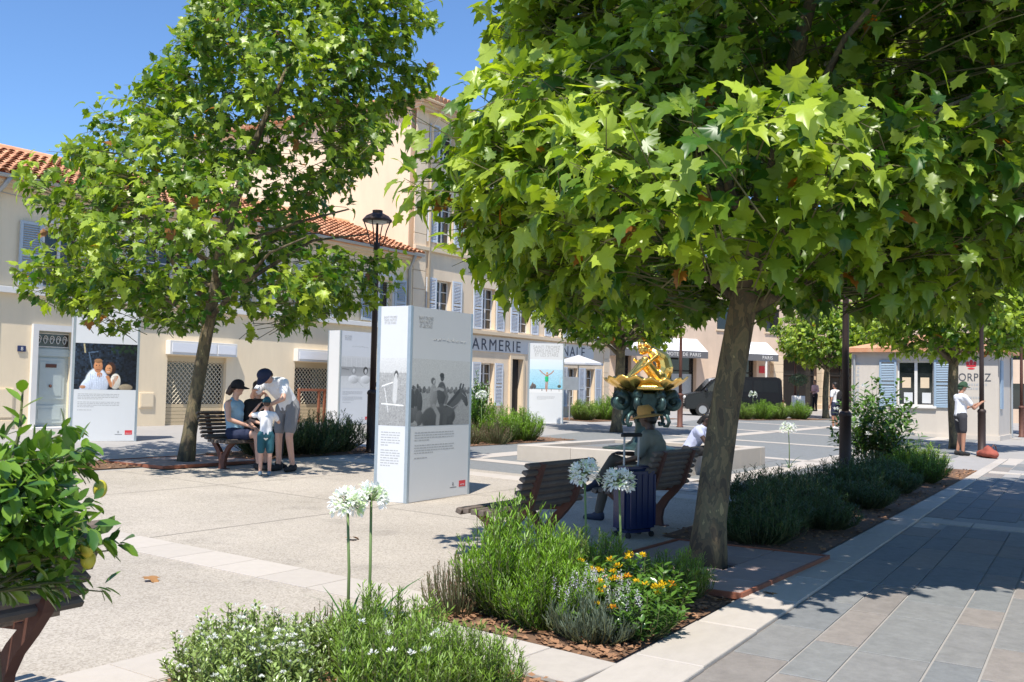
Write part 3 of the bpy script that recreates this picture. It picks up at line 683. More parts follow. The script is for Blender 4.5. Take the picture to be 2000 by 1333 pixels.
# ------------------------------------------------------------------ printed pictures (flat prints on the totems)
class Pic:
    def __init__(s, nx, ny, bg): 
        s.nx, s.ny = nx, ny; s.a = np.ones((ny, nx, 3)) * np.array(bg); s.X, s.Y = np.meshgrid((np.arange(nx) + .5) / nx, (np.arange(ny) + .5) / ny)
    def put(s, mask, c): s.a = s.a * (1 - mask[..., None]) + np.array(c) * mask[..., None]; return s
    def ell(s, cx, cy, rx, ry, c, rot=0, soft=.12, sh=.45):
        dx, dy = s.X - cx, s.Y - cy; co, si = math.cos(rot), math.sin(rot); u = (dx * co + dy * si) / rx; v = (-dx * si + dy * co) / ry
        m = np.clip((1 - np.sqrt(u * u + v * v)) / soft, 0, 1)[..., None]; cc = np.clip(np.array(c)[None, None] * (1 - sh * (u * .6 + v * .7))[..., None], 0, 1)
        s.a = s.a * (1 - m) + cc * m; return s
    def line(s, pts, wd, c):
        m = np.zeros_like(s.X)
        for (x0, y0), (x1, y1) in zip(pts[:-1], pts[1:]):
            dx, dy = x1 - x0, y1 - y0; t = np.clip(((s.X - x0) * dx + (s.Y - y0) * dy) / (dx * dx + dy * dy + 1e-9), 0, 1)
            d = np.hypot(s.X - x0 - t * dx, s.Y - y0 - t * dy); m = np.maximum(m, np.clip((wd - d) / (wd * .4), 0, 1))
        return s.put(m, c)
    def band(s, y0, y1, c0, c1):
        t = np.clip((s.Y - y0) / (y1 - y0), 0, 1)[..., None]; m = ((s.Y >= y0) & (s.Y < y1))[..., None]
        s.a = np.where(m, np.array(c0) * (1 - t) + np.array(c1) * t, s.a); return s
    def grain(s, k, seed=0, y0=0, y1=1, cell=3):
        r = np.random.default_rng(seed); n = r.normal(0, k, (s.ny // cell + 1, s.nx // cell + 1)).repeat(cell, 0).repeat(cell, 1)[:s.ny, :s.nx]
        m = (s.Y >= y0) & (s.Y < y1); s.a = np.clip(s.a * (1 + n * m)[..., None], 0, 1); return s
    def build(s, name, x0, x1, z0, z1, y, parent):
        nx, ny = s.nx, s.ny; xs = np.linspace(x0, x1, nx + 1); zs = np.linspace(z1, z0, ny + 1)
        # one small quad per picture cell, colours held per corner
        ii, jj = np.meshgrid(np.arange(nx), np.arange(ny)); ii, jj = ii.ravel(), jj.ravel(); n = len(ii)
        V = np.zeros((n, 4, 3)); V[:, :, 1] = y
        V[:, 0, 0] = V[:, 3, 0] = xs[ii]; V[:, 1, 0] = V[:, 2, 0] = xs[ii + 1]; V[:, 0, 2] = V[:, 1, 2] = zs[jj + 1]; V[:, 2, 2] = V[:, 3, 2] = zs[jj]
        me = np_mesh(name, V.reshape(-1, 3), np.arange(4 * n).reshape(n, 4), np.repeat(s.a[jj, ii], 4, 0)); me.materials.append(M['print'])
        o = bpy.data.objects.new(name, me); return link(o, parent)
g = lambda v: (v, v, v * .98)
def pic_horse():
    p = Pic(120, 120, g(.58)); p.band(0, .46, g(.60), g(.54)); p.band(.46, 1, g(.36), g(.30)); p.grain(.07, 1, .46, 1, 2)
    for i in range(40): p.ell(.0 + i * .026, .47 + .014 * math.sin(i * 2.1), .026, .022 + .016 * (i % 3), g(.09 + .04 * (i % 4)))
    for x, y in ((.02, .62), (.09, .60), (.14, .66)): p.ell(x, y, .045, .17, g(.05)); p.ell(x + .01, y - .19, .02, .035, g(.07)); p.ell(x, y + .22, .06, .12, g(.10))
    p.line([(.20, .84), (.15, .92), (.12, 1)], .022, g(.08))
    p.ell(.38, .90, .22, .20, g(.055)); p.ell(.56, .86, .20, .17, g(.05)); p.line([(.62, .80), (.74, .64), (.85, .50)], .085, g(.075)); p.line([(.60, .70), (.72, .57), (.82, .46)], .03, g(.03)); p.ell(.895, .56, .055, .14, g(.06), -.45); p.ell(.94, .66, .035, .06, g(.04), -.3)
    p.line([(.82, .42), (.84, .36)], .018, g(.04)); p.line([(.87, .43), (.885, .37)], .018, g(.04)); p.line([(.88, .62), (.70, .74), (.56, .68)], .007, g(.30)); p.line([(.86, .50), (.93, .56)], .006, g(.25))
    p.line([(.26, .95), (.25, 1)], .04, g(.05)); p.line([(.66, .92), (.68, 1)], .04, g(.05))
    p.ell(.50, .52, .085, .20, g(.055)); p.ell(.505, .27, .036, .060, g(.07)); p.ell(.50, .235, .040, .040, g(.02)); p.line([(.52, .42), (.60, .56), (.57, .66)], .028, g(.12)); p.line([(.50, .70), (.58, .82), (.56, .97)], .045, g(.07))
    p.ell(.36, .56, .070, .20, g(.26)); p.ell(.365, .34, .034, .055, g(.34)); p.ell(.352, .325, .042, .060, g(.10), 0, .3); p.ell(.372, .345, .022, .038, g(.40)); p.line([(.37, .46), (.46, .44), (.52, .46)], .026, g(.36)); p.line([(.37, .70), (.45, .84), (.44, .98)], .038, g(.28))
    return p.grain(.06, 2, 0, 1, 1)
def pic_beach():
    p = Pic(60, 110, g(.62)); p.band(0, .22, g(.62), g(.55)); p.band(.22, 1, g(.36), g(.30)); p.grain(.10, 3, .2, 1, 2)
    p.ell(.62, .25, .08, .07, g(.06)); p.ell(.62, .27, .05, .045, g(.5)); p.line([(.6, .35), (.58, .6)], .10, g(.55)); p.line([(.1, .42), (.5, .36)], .012, g(.8)); p.line([(.1, .68), (.9, .70)], .014, g(.75)); p.line([(.2, .45), (.35, .8)], .012, g(.75))
    return p.grain(.05, 4, 0, 1, 1)
def pic_couple():
    p = Pic(110, 84, (.006, .009, .016)); p.ell(.30, .45, .5, .6, (.012, .02, .035)); p.grain(.5, 5, 0, 1, 3)
    for i in range(14): p.ell(.6 + .03 * i, .12 + .06 * math.sin(i * 1.9), .03, .04, (.012, .03, .014))
    p.line([(.22, .2), (.36, .18)], .012, (.10, .16, .25)); p.line([(.22, .2), (.28, .55)], .012, (.08, .13, .2)); p.line([(.14, .02), (.16, .2)], .015, (.45, .38, .22))
    p.ell(.36, .86, .20, .34, (.62, .68, .80)); p.ell(.20, .93, .10, .22, (.6, .66, .78), .35); p.ell(.375, .50, .075, .15, (.55, .24, .11)); p.ell(.375, .38, .07, .05, (.30, .15, .07)); p.ell(.40, .68, .05, .06, (.55, .24, .11))
    p.ell(.58, .54, .085, .15, (.05, .022, .015)); p.ell(.545, .56, .058, .11, (.60, .28, .13)); p.ell(.66, .82, .09, .18, (.70, .66, .58)); p.line([(.68, .72), (.60, .92), (.53, .72)], .034, (.55, .23, .10)); p.ell(.83, .95, .12, .08, (.30, .24, .16)); p.ell(.14, .95, .05, .04, (.5, .24, .12))
    p.line([(.345, .57), (.40, .57)], .008, (.25, .06, .04)); p.line([(.52, .61), (.56, .615)], .008, (.8, .7, .65))
    for x in (.345, .395): p.ell(x, .475, .010, .010, (.06, .03, .02), sh=0)
    for x in (.53, .562): p.ell(x, .535, .009, .010, (.05, .02, .015), sh=0)
    for i in range(9): p.line([(.26 + i * .025, .66 + .02 * (i % 3)), (.25 + i * .028, .98)], .005, (.45, .50, .62))
    for i in range(5): p.line([(.62 + i * .02, .70), (.61 + i * .025, .96)], .005, (.5, .46, .4))
    return p.grain(.08, 6, 0, 1, 1)
def pic_group():
    p = Pic(90, 80, g(.60)); p.band(0, .34, g(.64), g(.58)); 
    for i in range(24): p.line([(i / 24, .05), (i / 24, .34)], .004, g(.45))
    p.band(.34, .62, g(.30), g(.42)); p.band(.62, 1, g(.60), g(.66))
    for x, d in ((.42, .25), (.82, .03)): p.ell(x, .44, .085, .13, g(d)); p.ell(x + .01, .47, .05, .085, g(.50)); p.ell(x, .72, .18, .14, g(.62))
    p.line([(.45, .66), (.75, .95)], .008, g(.45)); p.line([(.05, .40), (.25, .42)], .02, g(.2)); return p.grain(.04, 7, 0, 1, 1)
def pic_diver():
    sky, sea = (.62, .74, .84), (.26, .55, .68); p = Pic(84, 120, sky); p.band(0, .30, (.70, .76, .82), (.60, .74, .84)); p.band(.30, .88, (.45, .66, .78), sea); p.band(.88, 1, (.72, .72, .72), (.74, .74, .74)); p.grain(.06, 8, .3, .88, 2)
    p.line([(0, .885), (1, .885)], .009, (.05, .05, .06)); sk = (.42, .20, .12)
    for x in (.38, .66, .9): p.line([(x, .885), (x, .94)], .010, (.05, .05, .06))
    p.line([(.50, .68), (.49, .88)], .020, sk); p.line([(.54, .68), (.53, .88)], .020, sk); p.ell(.52, .56, .058, .10, (.02, .45, .18)); p.ell(.52, .63, .06, .045, (.02, .40, .16))
    p.line([(.48, .47), (.38, .40), (.31, .33)], .018, sk); p.line([(.56, .47), (.66, .41), (.72, .34)], .018, sk); p.ell(.525, .48, .05, .035, sk); p.ell(.53, .41, .036, .035, (.50, .30, .12)); p.line([(.52, .88), (.52, .95)], .02, (.4, .22, .16))
    for x, y, r_ in ((.10, .78, .05), (.16, .82, .05), (.07, .84, .06)): p.ell(x, y, r_, .06, (.10, .09, .09)); p.ell(x, y - .06, .025, .025, (.2, .14, .11))
    p.ell(.90, .80, .06, .05, (.09, .10, .07)); p.line([(.93, .55), (.92, .72)], .02, (.45, .55, .6)); return p
def text_lines(parent, x0, x1, ztop, n, dz, y, seed, gaps=()):
    """paragraphs too small to read: rows of short printed strokes"""
    r = random.Random(seed); b = MB(); z = ztop
    for k in range(n):
        if k in gaps:
            if b.v: b.build('paragraph', M['ink'], parent); b = MB()
            z -= dz; continue
        end = x1 if (k + 1 not in gaps and k < n - 1) else x0 + (x1 - x0) * r.uniform(.3, .6); x = x0
        while x < end - .02:
            wl = r.uniform(.02, .07); b.add([(x, y, z), (min(x + wl, end), y, z), (min(x + wl, end), y, z + dz * .34), (x, y, z + dz * .34)], [(0, 1, 2, 3)]); x += wl + .011
        z -= dz
    return b.build('paragraph', M['ink'], parent)
def script_line(parent, x0, x1, z, y):
    b = MB(); pts = []; r = random.Random(4); x = x0; k = 0
    while x < x1:
        if k % 7 == 6:
            if len(pts) > 1: b.tube(pts, .0022, 4, False)
            pts = []; x += .02
        pts.append((x, y, z + r.uniform(-.004, .026) * (2.0 if r.random() < .18 else 1))); x += .0115; k += 1
    if len(pts) > 1: b.tube(pts, .0022, 4, False)
    b.build('handwritten_line', M['ink'], parent)
def totem(label, A, Bp, T, h, front, side=None):
    L = math.dist(A, Bp); rz = math.atan2(Bp[1] - A[1], Bp[0] - A[0]); gz = min(G(*A), G(*Bp)) - .01
    e = empty('exhibition_totem', (A[0], A[1], gz), rz, label, 'display panel', 'photo exhibition totems standing on the square')
    pw = .045
    fp = MB().box(pw, L - pw, 0.004, .012, .02, h).build('front_panel', M['panel'], e); MB().box(pw, L - pw, T - .012, T - .004, .02, h).build('back_panel', M['panel'], e)
    sp = MB().box(.004, .012, pw, T - pw, .02, h).build('side_panel', M['panel'], e); MB().box(L - .012, L - .004, pw, T - pw, .02, h).build('side_panel', M['panel'], e)
    for x in (0, L - pw):
        for y in (0, T - pw): MB().bbox(x, x + pw, y, y + pw, 0, h + .004, .004).build('corner_post', M['steel'], e)
    MB().box(.02, L - .02, .02, T - .02, h - .03, h - .006).build('top_cap', M['panel'], e)
    MB().box(.03, L - .03, .03, T - .03, 0, .05).build('base', M['steel'], e)
    y = .0025
    if front == 'diver':
        pic_diver().build('printed_photo', pw, L - pw, h * .385, h * .80, y, fp); y1 = .0012
        for k, tx in enumerate(('SAINT-TROPEZ', 'PARIS MATCH', 'ET LES STARS')):
            t = text_mesh(tx, .17, 'CENTER', .0005); t.materials.append(M['ink']); inst('title', t, fp, (L / 2, y1, h * .93 - .13 * k), (math.pi / 2, 0, 0), (.82, 1, 1))
        text_lines(fp, L * .25, L * .75, h * .34, 4, .035, y, 3); return e
    pc = dict(horse=pic_horse, couple=pic_couple, group=pic_group)[front]()
    pc.build('printed_photo', pw, L - pw, h * .392, h * .735, y, fp)
    for k, tx in enumerate(('SAINT-TROPEZ', 'PARIS MATCH', 'ET LES STARS')):
        t = text_mesh(tx, .058, 'CENTER', .0005); t.materials.append(M['ink']); inst('title', t, fp, (L * .23, y, h * .938 - .05 * k), (math.pi / 2, 0, 0), (.8, 1, 1))
    script_line(fp, L * .36, L * .88, h * .835, y)
    text_lines(fp, L * .10, L * .72, h * .355, 11, .031, y, 5, (4, 9))
    lg = MB().box(L * .82, L * .93, y - .001, y, h * .055, h * .088).build('logo', M['red'], fp)
    t = text_mesh('MATCH', .032, 'CENTER', .0004); t.materials.append(M['panel']); inst('logo_lettering', t, fp, (L * .875, y - .0022, h * .061), (math.pi / 2, 0, 0), (.9, 1, 1))
    b = MB(); b.tube([(L * .72 + math.cos(a) * .012, y, h * .075 + math.sin(a) * .02) for a in np.linspace(0, 6.3, 12)], .003, 4, False); b.add([(L * .67, y, h * .055), (L * .78, y, h * .055), (L * .78, y, h * .058), (L * .67, y, h * .058)], [(0, 1, 2, 3)]); b.build('emblem', M['inkd'], fp)
    if side:
        me = pic_beach(); o = me.build('printed_photo', pw, T - pw, h * .392, h * .735, 0, sp); o.rotation_euler = (0, 0, -math.pi / 2); o.location = (.0025, T, 0)
        for k, tx in enumerate(('SAINT-TROPEZ', 'PARIS MATCH', 'ET LES STARS')):
            t = text_mesh(tx, .04, 'CENTER', .0005); t.materials.append(M['ink']); inst('title', t, sp, (.0025, T * .62, h * .938 - .035 * k), (math.pi / 2, 0, -math.pi / 2), (.75, 1, 1))
        text_lines(sp, .09, T - .12, h * .355, 14, .031, 0, 8, (6,))
        for c_ in sp.children:
            if c_.name.startswith('paragraph'): c_.rotation_euler = (0, 0, -math.pi / 2); c_.location = (.0025, T, 0)
    return e
totem('large white totem with a black and white photo of two riders on a horse', (9.31, 7.71), (10.71, 7.80), .5, 2.40, 'horse', True)
totem('white totem with a colour photo of a couple, by the grey front door', (11.28, 17.78), (12.36, 17.20), .5, 2.62, 'couple')
totem('white totem with a grey group photo, behind the lamp post by the roller shutter', (20.92, 19.9), (22.28, 19.9), .5, 2.72, 'group')
totem('white title totem with a diver in a green swimsuit against the sea', (29.12, 18.78), (29.86, 17.78), .5, 2.80, 'diver')
# ------------------------------------------------------------------ benches
def band_(b, pts, th, x0, x1):
    """flat steel bar bent along pts in the YZ plane"""
    P = [Vector((0, y, z)) for y, z in pts]; n = len(P); vs = []
    for i in range(n):
        d = (P[min(i + 1, n - 1)] - P[max(i - 1, 0)]).normalized(); nn = Vector((0, -d.z, d.y)); t = th[i] / 2 if hasattr(th, '__len__') else th / 2
        for s_, x in ((1, x0), (1, x1), (-1, x1), (-1, x0)): q = P[i] + nn * t * s_; vs.append((x, q.y, q.z))
    fs = [(0, 1, 2, 3), tuple(4 * (n - 1) + k for k in (3, 2, 1, 0))]
    for i in range(n - 1):
        for k in range(4): a = 4 * i + k; c = 4 * i + (k + 1) % 4; fs.append((a, a + 4, c + 4, c))
    b.add(vs, fs)
BL = 1.12
bkm = MB().bbox(-BL / 2, BL / 2, -.021, .021, -.021, .021, .010).mesh('slat'); bkm.materials.append(M['wood'])
slm = MB().bbox(-BL / 2, BL / 2, -.027, .027, -.024, .022, .007).mesh('slat'); slm.materials.append(M['wood'])
def bench(loc, rz, label, cat='bench', name='bench'):
    e = empty(name, loc, rz, label, cat, 'slatted wood and steel benches around the square')
    sy = np.linspace(.13, .60, 7)
    for i, y in enumerate(sy):
        z = .445 - .02 * math.sin(math.pi * (i / 6)) - (.02 if i == 6 else 0) + (.03 if i == 0 else 0)
        inst('seat_slat', slm, e, (BL / 2, y, z), ((.35 if i == 6 else -.25 if i == 0 else 0), 0, 0))
    for i in range(7):
        t = i / 6; y = .04 - .11 * t - .02 * t * t; z = .50 + .345 * t
        inst('back_slat', bkm, e, (BL / 2, y, z), (.55, 0, 0), (1, 1.25, .85))
    for x in (.20, .92):
        b = MB(); band_(b, [(.30, 0), (.30, .10), (.27, .20), (.20, .30), (.10, .40), (.01, .50), (-.04, .64), (-.115, .86)], [.13, .11, .09, .075, .07, .06, .055, .045], x - .028, x + .028)
        b.build('back_support', M['rust'], e)
        b = MB(); band_(b, [(.32, .10), (.36, .22), (.44, .34), (.54, .405), (.60, .415)], [.08, .07, .06, .05, .035], x - .0275, x + .0275); band_(b, [(.08, .415), (.30, .40), (.56, .41)], .03, x - .0272, x + .0272)
        b.build('seat_support', M['rust'], e); MB().bbox(x - .05, x + .05, .18, .42, 0, .012).build('foot_plate', M['rust'], e)
    return e
bench((6.88, 4.52, G(0, 4.7)), 0, 'empty slatted bench seen from behind, beside the white totem and the flower bed')
bench((1.58, 4.00, G(0, 4.2)), .06, 'slatted bench half hidden behind the lemon tree')
bench((9.22, 4.50, G(0, 4.8)), 0, 'shaded slatted bench under the big tree, a man in a straw hat on it')
bench((11.16, 12.42, G(0, 12.1)), math.pi, 'slatted bench by the tree trunk with the family around it')
bench((49.0, 18.5, G(0, 18.3)), -1.2, 'distant bench near the hotel pillars beside the rusty bin')
# ------------------------------------------------------------------ lamp posts
def lamp(x, y, label, pm=None):
    pm = pm or M['rust']
    e = empty('street_lamp', (x, y, G(x, y)), 0, label, 'street lamp', 'brown steel lamp posts with hooded lanterns')
    b = MB(); b.lathe([(.13, 0), (.13, .03), (.098, .05), (.098, 1.12), (.108, 1.13), (.108, 1.17), (.09, 1.2), (.062, 1.22)], 16); b.build('post_base', pm, e, True)
    b = MB(); b.lathe([(.06, 1.2), (.056, 2.5), (.045, 3.9), (.062, 3.92), (.062, 4.05), (.03, 4.1), (.022, 4.5)], 14); b.build('pole', pm, e, True)
    b = MB(); b.ell((.11, 0, 1.32), (.035, .03, .05)); b.build('service_box', pm, e)
    for k in range(4):
        a = k * math.pi / 2 + .35; c, s = math.cos(a), math.sin(a); b = MB()
        b.tube([(c * .04, s * .04, 4.02), (c * .12, s * .12, 4.03), (c * .15, s * .15, 4.12), (c * .20, s * .20, 4.32), (c * .275, s * .275, 4.50)], .012, 6); b.build('lantern_strut', pm, e)
    b = MB(); b.lathe([(.02, 4.50), (.285, 4.50), (.29, 4.53), (.22, 4.61), (.12, 4.66), (.10, 4.66), (.10, 4.72), (.02, 4.73)], 24); b.build('lantern_hood', pm, e, False)
    b = MB(); b.lathe([(.02, 4.465), (.17, 4.465), (.19, 4.498), (.02, 4.4985)], 20); b.build('diffuser', M['trim'], e); return e
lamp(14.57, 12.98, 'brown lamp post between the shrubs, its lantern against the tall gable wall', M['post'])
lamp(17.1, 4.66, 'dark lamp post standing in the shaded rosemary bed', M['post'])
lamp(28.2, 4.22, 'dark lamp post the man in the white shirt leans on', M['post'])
lamp(33.0, 14.8, 'brown lamp post right behind the gilded fountain')
lamp(53.0, 17.1, 'rusty lamp post by the hotel between the bin and the planter')
lamp(43.2, 5.05, 'rusty lamp post just past the kiosk corner')
# ------------------------------------------------------------------ fountain
fx, fy = 17.68, 8.66; fz = G(fx, fy)
pe = empty('stone_plinth', (fx, fy, fz), 0, 'low square stone plinth under the gilded fountain', 'plinth')
b = MB(); b.box(-1.70, 1.70, -1.62, 1.62, -.1, .24); b.build('core', M['slab'], pe)
for sx, n, L_ in ((-1, 3, 1.17), (1, 3, 1.17)):
    for k in range(n): MB().bbox(sx * 1.75 - .12, sx * 1.75 + .12, -1.75 + k * L_, -1.75 + (k + 1) * L_ - .008, -.1, .33, .01).build('kerb_block', M['band'], pe)
for sy in (-1, 1):
    for k in range(3): MB().bbox(-1.62 + k * 1.08, -1.62 + (k + 1) * 1.08 - .008, sy * 1.63 - .12, sy * 1.63 + .12, -.1, .329, .01).build('kerb_block', M['band'], pe)
for i in range(4):
    for j in range(4): MB().bbox(-1.6 + i * .8, -.81 + i * .8, -1.48 + j * .74, -.75 + j * .74, .24, .262, .004).build('top_slab', M['slab'], pe)
fe = empty('gilded_fountain', (fx, fy, fz + .262), math.radians(-56.2), 'green bronze pedestal carrying a gilded shell with a curled golden figure', 'fountain')
b = MB(); b.lathe([(.60, 0), (.60, .03), (.52, .06), (.38, .10), (.27, .17), (.215, .28), (.195, .42), (.20, .5), (.22, .52), (.22, .56), (.20, .58), (.24, .72), (.33, .86), (.36, 1.0), (.40, 1.06), (.40, 1.10), (.1, 1.12)], 32); b.build('pedestal', M['verd'], fe, True)
MB().lathe([(.78, 0), (.78, .02), (.5, .021)], 28, (-.05, 0, .001)).build('foot_disc', M['verd'], fe)
for k in range(8):
    a = k * math.pi / 4 + math.pi / 8; R3 = Matrix.Rotation(a, 3, 'Z'); b = MB()
    sp = [R3 @ Vector((.56 + (.19 - .012 * t * 1.6) * math.cos(t + 1.2), 0, .93 + (.17 - .011 * t * 1.6) * math.sin(t + 1.2))) for t in np.linspace(0, 8.6, 34)]
    b.tube([R3 @ Vector((.26, 0, .70)), R3 @ Vector((.34, 0, .98))] + sp, [.06] * 2 + list(np.linspace(.085, .045, 34)), 10); b.ell(R3 @ Vector((.56, 0, .93)), (.06, .06, .06)); b.build('volute', M['verd'], fe, True)
for k in range(4):
    a = k * math.pi / 2 + math.pi / 4; R3 = Matrix.Rotation(a, 3, 'Z'); b = MB()
    b.tube([R3 @ Vector(p) for p in ((.21, 0, .55), (.30, 0, .70), (.42, 0, .72), (.52, 0, .66), (.57, 0, .55), (.53, 0, .47), (.46, 0, .47), (.44, 0, .53))], [.05, .045, .042, .04, .038, .034, .03, .03], 8); b.build('scroll_bracket', M['verd'], fe, True)
for k in range(4):
    R4 = Matrix.Rotation(k * math.pi / 2 + math.pi / 2, 4, 'Z'); MB().bbox(-.16, .16, -.46, -.32, .68, 1.1, .02, R4).build('collar_block', M['verd'], fe)
V_ = []; F_ = []; na, nr = 128, 12     # fluted scallop shell
for side in (0, 1):
    for i in range(nr):
        t = i / (nr - 1)
        for j in range(na):
            a = 2 * math.pi * j / na; fl = math.cos(a * 16); r = .10 + .68 * t * (1 + .05 * math.cos(2 * a)) + .018 * t * fl; z = 1.10 + .27 * t ** 2.1 + .028 * t * fl + .03 * t * t * math.cos(3 * a + .5) + (.022 if side == 0 else 0)
            V_.append((r * math.cos(a), r * math.sin(a), z))
for side in (0, 1):
    o_ = side * nr * na
    for i in range(nr - 1):
        for j in range(na): q = (o_ + i * na + j, o_ + i * na + (j + 1) % na, o_ + (i + 1) * na + (j + 1) % na, o_ + (i + 1) * na + j); F_.append(q if side == 0 else q[::-1])
for j in range(na): F_.append(((nr - 1) * na + j, (nr - 1) * na + (j + 1) % na, nr * na + (nr - 1) * na + (j + 1) % na, nr * na + (nr - 1) * na + j))
b = MB(); b.add(V_, F_); b.ell((0, 0, 1.13), (.14, .14, .04)); b.build('shell', M['gold'], fe, True)
b = MB()
for k in range(17):
    a = -1.15 + 2.3 * k / 16; b.tube([(0, -.30, 1.30), (.17 * math.sin(a), -.50 - .10 * math.cos(a), 1.27), (.25 * math.sin(a), -.60 - .13 * math.cos(a), 1.17)], [.012, .03, .034], 6)
b.build('small_shell', M['gold'], fe, True)
blob('figure', [('e', (.26, 0, 1.40), (.20, .21, .19)), ('c', (.27, 0, 1.38), (.37, 0, 1.58), .18, .165), ('c', (.37, 0, 1.58), (.33, 0, 1.76), .165, .15), ('c', (.33, 0, 1.76), (.15, 0, 1.88), .15, .12), ('c', (.15, 0, 1.88), (.04, 0, 1.92), .06, .05),
    ('e', (-.06, 0, 1.94), (.10, .085, .10)), ('c', (.24, -.10, 1.36), (-.04, -.11, 1.74), .12, .08), ('c', (-.04, -.11, 1.74), (-.36, -.10, 1.34), .065, .04), ('c', (.24, .10, 1.36), (-.08, .11, 1.70), .10, .07), ('c', (-.08, .11, 1.70), (-.40, .10, 1.33), .065, .04),
    ('c', (.20, -.13, 1.84), (-.05, -.17, 1.62), .05, .04), ('c', (-.05, -.17, 1.62), (-.38, -.13, 1.36), .038, .028), ('c', (.20, .13, 1.84), (.0, .16, 1.60), .05, .04), ('c', (.0, .16, 1.60), (-.22, .12, 1.76), .038, .028),
    ('e', (-.42, -.1, 1.32), (.10, .04, .035)), ('e', (-.45, .1, 1.31), (.10, .04, .035))], M['gold'], fe, .009, 3)
b = MB(); r_ = random.Random(2)
for k in range(26): 
    a, q = r_.uniform(0, 6.28), r_.uniform(.2, 1); b.ell((-.06 + .12 * math.cos(a) * q, .10 * math.sin(a) * q, 1.98 + r_.uniform(-.03, .09)), (.035, .035, .03), 7, 5)
b.build('hair_curls', M['gold'], fe, True)
# ------------------------------------------------------------------ kiosk
kx, ky = 38.25, 5.2; kz = G(kx, 7.5)
ke = empty('kiosk', (kx, ky, kz), math.pi / 2, 'small rendered kiosk with blue shutters and painted lettering', 'kiosk')
# local x runs along the front (world +Y), local y points away from the square (world -X is the front)
KL, KD, KH = 5.0, 3.3, 3.05
b = MB(); wall_holes(b, 0, KL, -.2, KH, [(2.10, 3.36, 1.1, 2.72)], 0, .2); kk = b
kk.v = [(x, -y, z) for x, y, z in kk.v]; kk.f = [tuple(reversed(f)) for f in kk.f]
kk.box(0, KL, -KD, -.2, -.2, KH); kk.box(-.06, KL + .06, -KD - .06, .06, -.2, .12); kk.build('wall', M['kiosk'], ke)
b = MB(); b.bbox(-.25, KL + .25, -KD - .25, .25, KH, KH + .14, .02); b.add([(-.25, -KD - .25, KH + .14), (KL + .25, -KD - .25, KH + .14), (KL + .25, .25, KH + .14), (-.25, .25, KH + .14), (KL / 2, -KD / 2, KH + .8)], [(0, 1, 4), (1, 2, 4), (2, 3, 4), (3, 0, 4)]); b.build('roof', M['tile'], ke)
def kwin(x0, x1):
    b = MB()
    for a, c, z0, z1 in ((x0, x0 + .05, 1.1, 2.72), (x1 - .05, x1, 1.1, 2.72), (x0 + .05, x1 - .05, 1.1, 1.15), (x0 + .05, x1 - .05, 2.67, 2.72)): b.box(a, c, -.16, -.10, z0, z1)
    o = b.build('window', M['trim'], ke); MB().box(x0 + .05, x1 - .05, -.15, -.14, 1.15, 2.67).build('pane', M['glass'], o)
    for q, zz, m in ((x0 + .12, 1.2, M['panel']), (x0 + .18, 1.75, M['trimc'])): MB().box(q, q + .3, -.138, -.134, zz, zz + .38).build('notice', m, o)
kwin(2.10, 2.73); kwin(2.73, 3.36)
MB().bbox(2.0, 3.46, -.05, .10, 1.02, 1.1).build('window_sill', M['trim'], ke)
bl = mat('shutter_blue', (.30, .40, .50), .6, var=.2, scale=6)
def kshut(x0, x1, z0, z1, y0):
    b = MB(); 
    for a, c, d, f_ in ((x0, x0 + .07, z0, z1), (x1 - .07, x1, z0, z1), (x0 + .07, x1 - .07, z0, z0 + .08), (x0 + .07, x1 - .07, z1 - .08, z1), (x0 + .07, x1 - .07, (z0 + z1) / 2 - .04, (z0 + z1) / 2 + .04)): b.box(a, c, y0, y0 + .04, d, f_)
    o = b.build('shutter', bl, ke); s = MB(); z = z0 + .11
    while z < z1 - .12:
        if abs(z - (z0 + z1) / 2) > .07: s.add([(x0 + .07, y0 + .03, z - .02), (x1 - .07, y0 + .03, z - .02), (x1 - .07, y0 + .008, z + .022), (x0 + .07, y0 + .008, z + .022), (x0 + .07, y0 + .022, z - .024), (x1 - .07, y0 + .022, z - .024), (x1 - .07, y0, z + .018), (x0 + .07, y0, z + .018)], [(0, 1, 2, 3), (7, 6, 5, 4), (0, 4, 5, 1), (3, 2, 6, 7)])
        z += .062
    s.build('slats', bl, o)
kshut(1.50, 2.08, 1.06, 2.76, .02); kshut(3.38, 3.98, 1.06, 2.76, .02)
t = text_mesh('TORPEZ', .40, 'CENTER', .002, 1.05); t.materials.append(M['inkd']); inst('lettering', t, ke, (.86, .006, 2.02), (math.pi / 2, 0, math.pi), (.84, 1, 1))
t = MB(); r_ = random.Random(8)
for row, z in enumerate((1.86, 1.72, 1.40)):
    x = .35 + .12 * row
    while x < 1.35 - .12 * row: wl = r_.uniform(.04, .09); t.box(x, x + wl, .002, .006, z, z + .075); x += wl + .03
t.build('small_lettering', M['ink'], ke)
t = MB()
for k in range(14): t.box(4.72, 4.72 + r_.uniform(.05, .11), .002, .006, .75 + k * .14, .75 + k * .14 + .09)
t.build('vertical_lettering', M['ink'], ke)
b = MB()   # red crest
for cx, cz, rx, rz_ in ((.86, 2.56, .17, .05), (.74, 2.65, .055, .07), (.86, 2.69, .06, .09), (.98, 2.65, .055, .07), (.86, 2.46, .12, .035)): b.ell((cx, .004, cz), (rx, .006, rz_), 10, 6)
b.build('crest', M['red'], ke)
for q in ((KL - .12, .07), (-.05, -3.0)): MB().tube([(*q, 2.95), (*q, 0)], .045, 8).build('downpipe', M['gutter'], ke)
b = MB(); b.box(-.05, -.01, -.95, -.4, 1.06, 2.76); b.build('side_shutter', bl, ke)
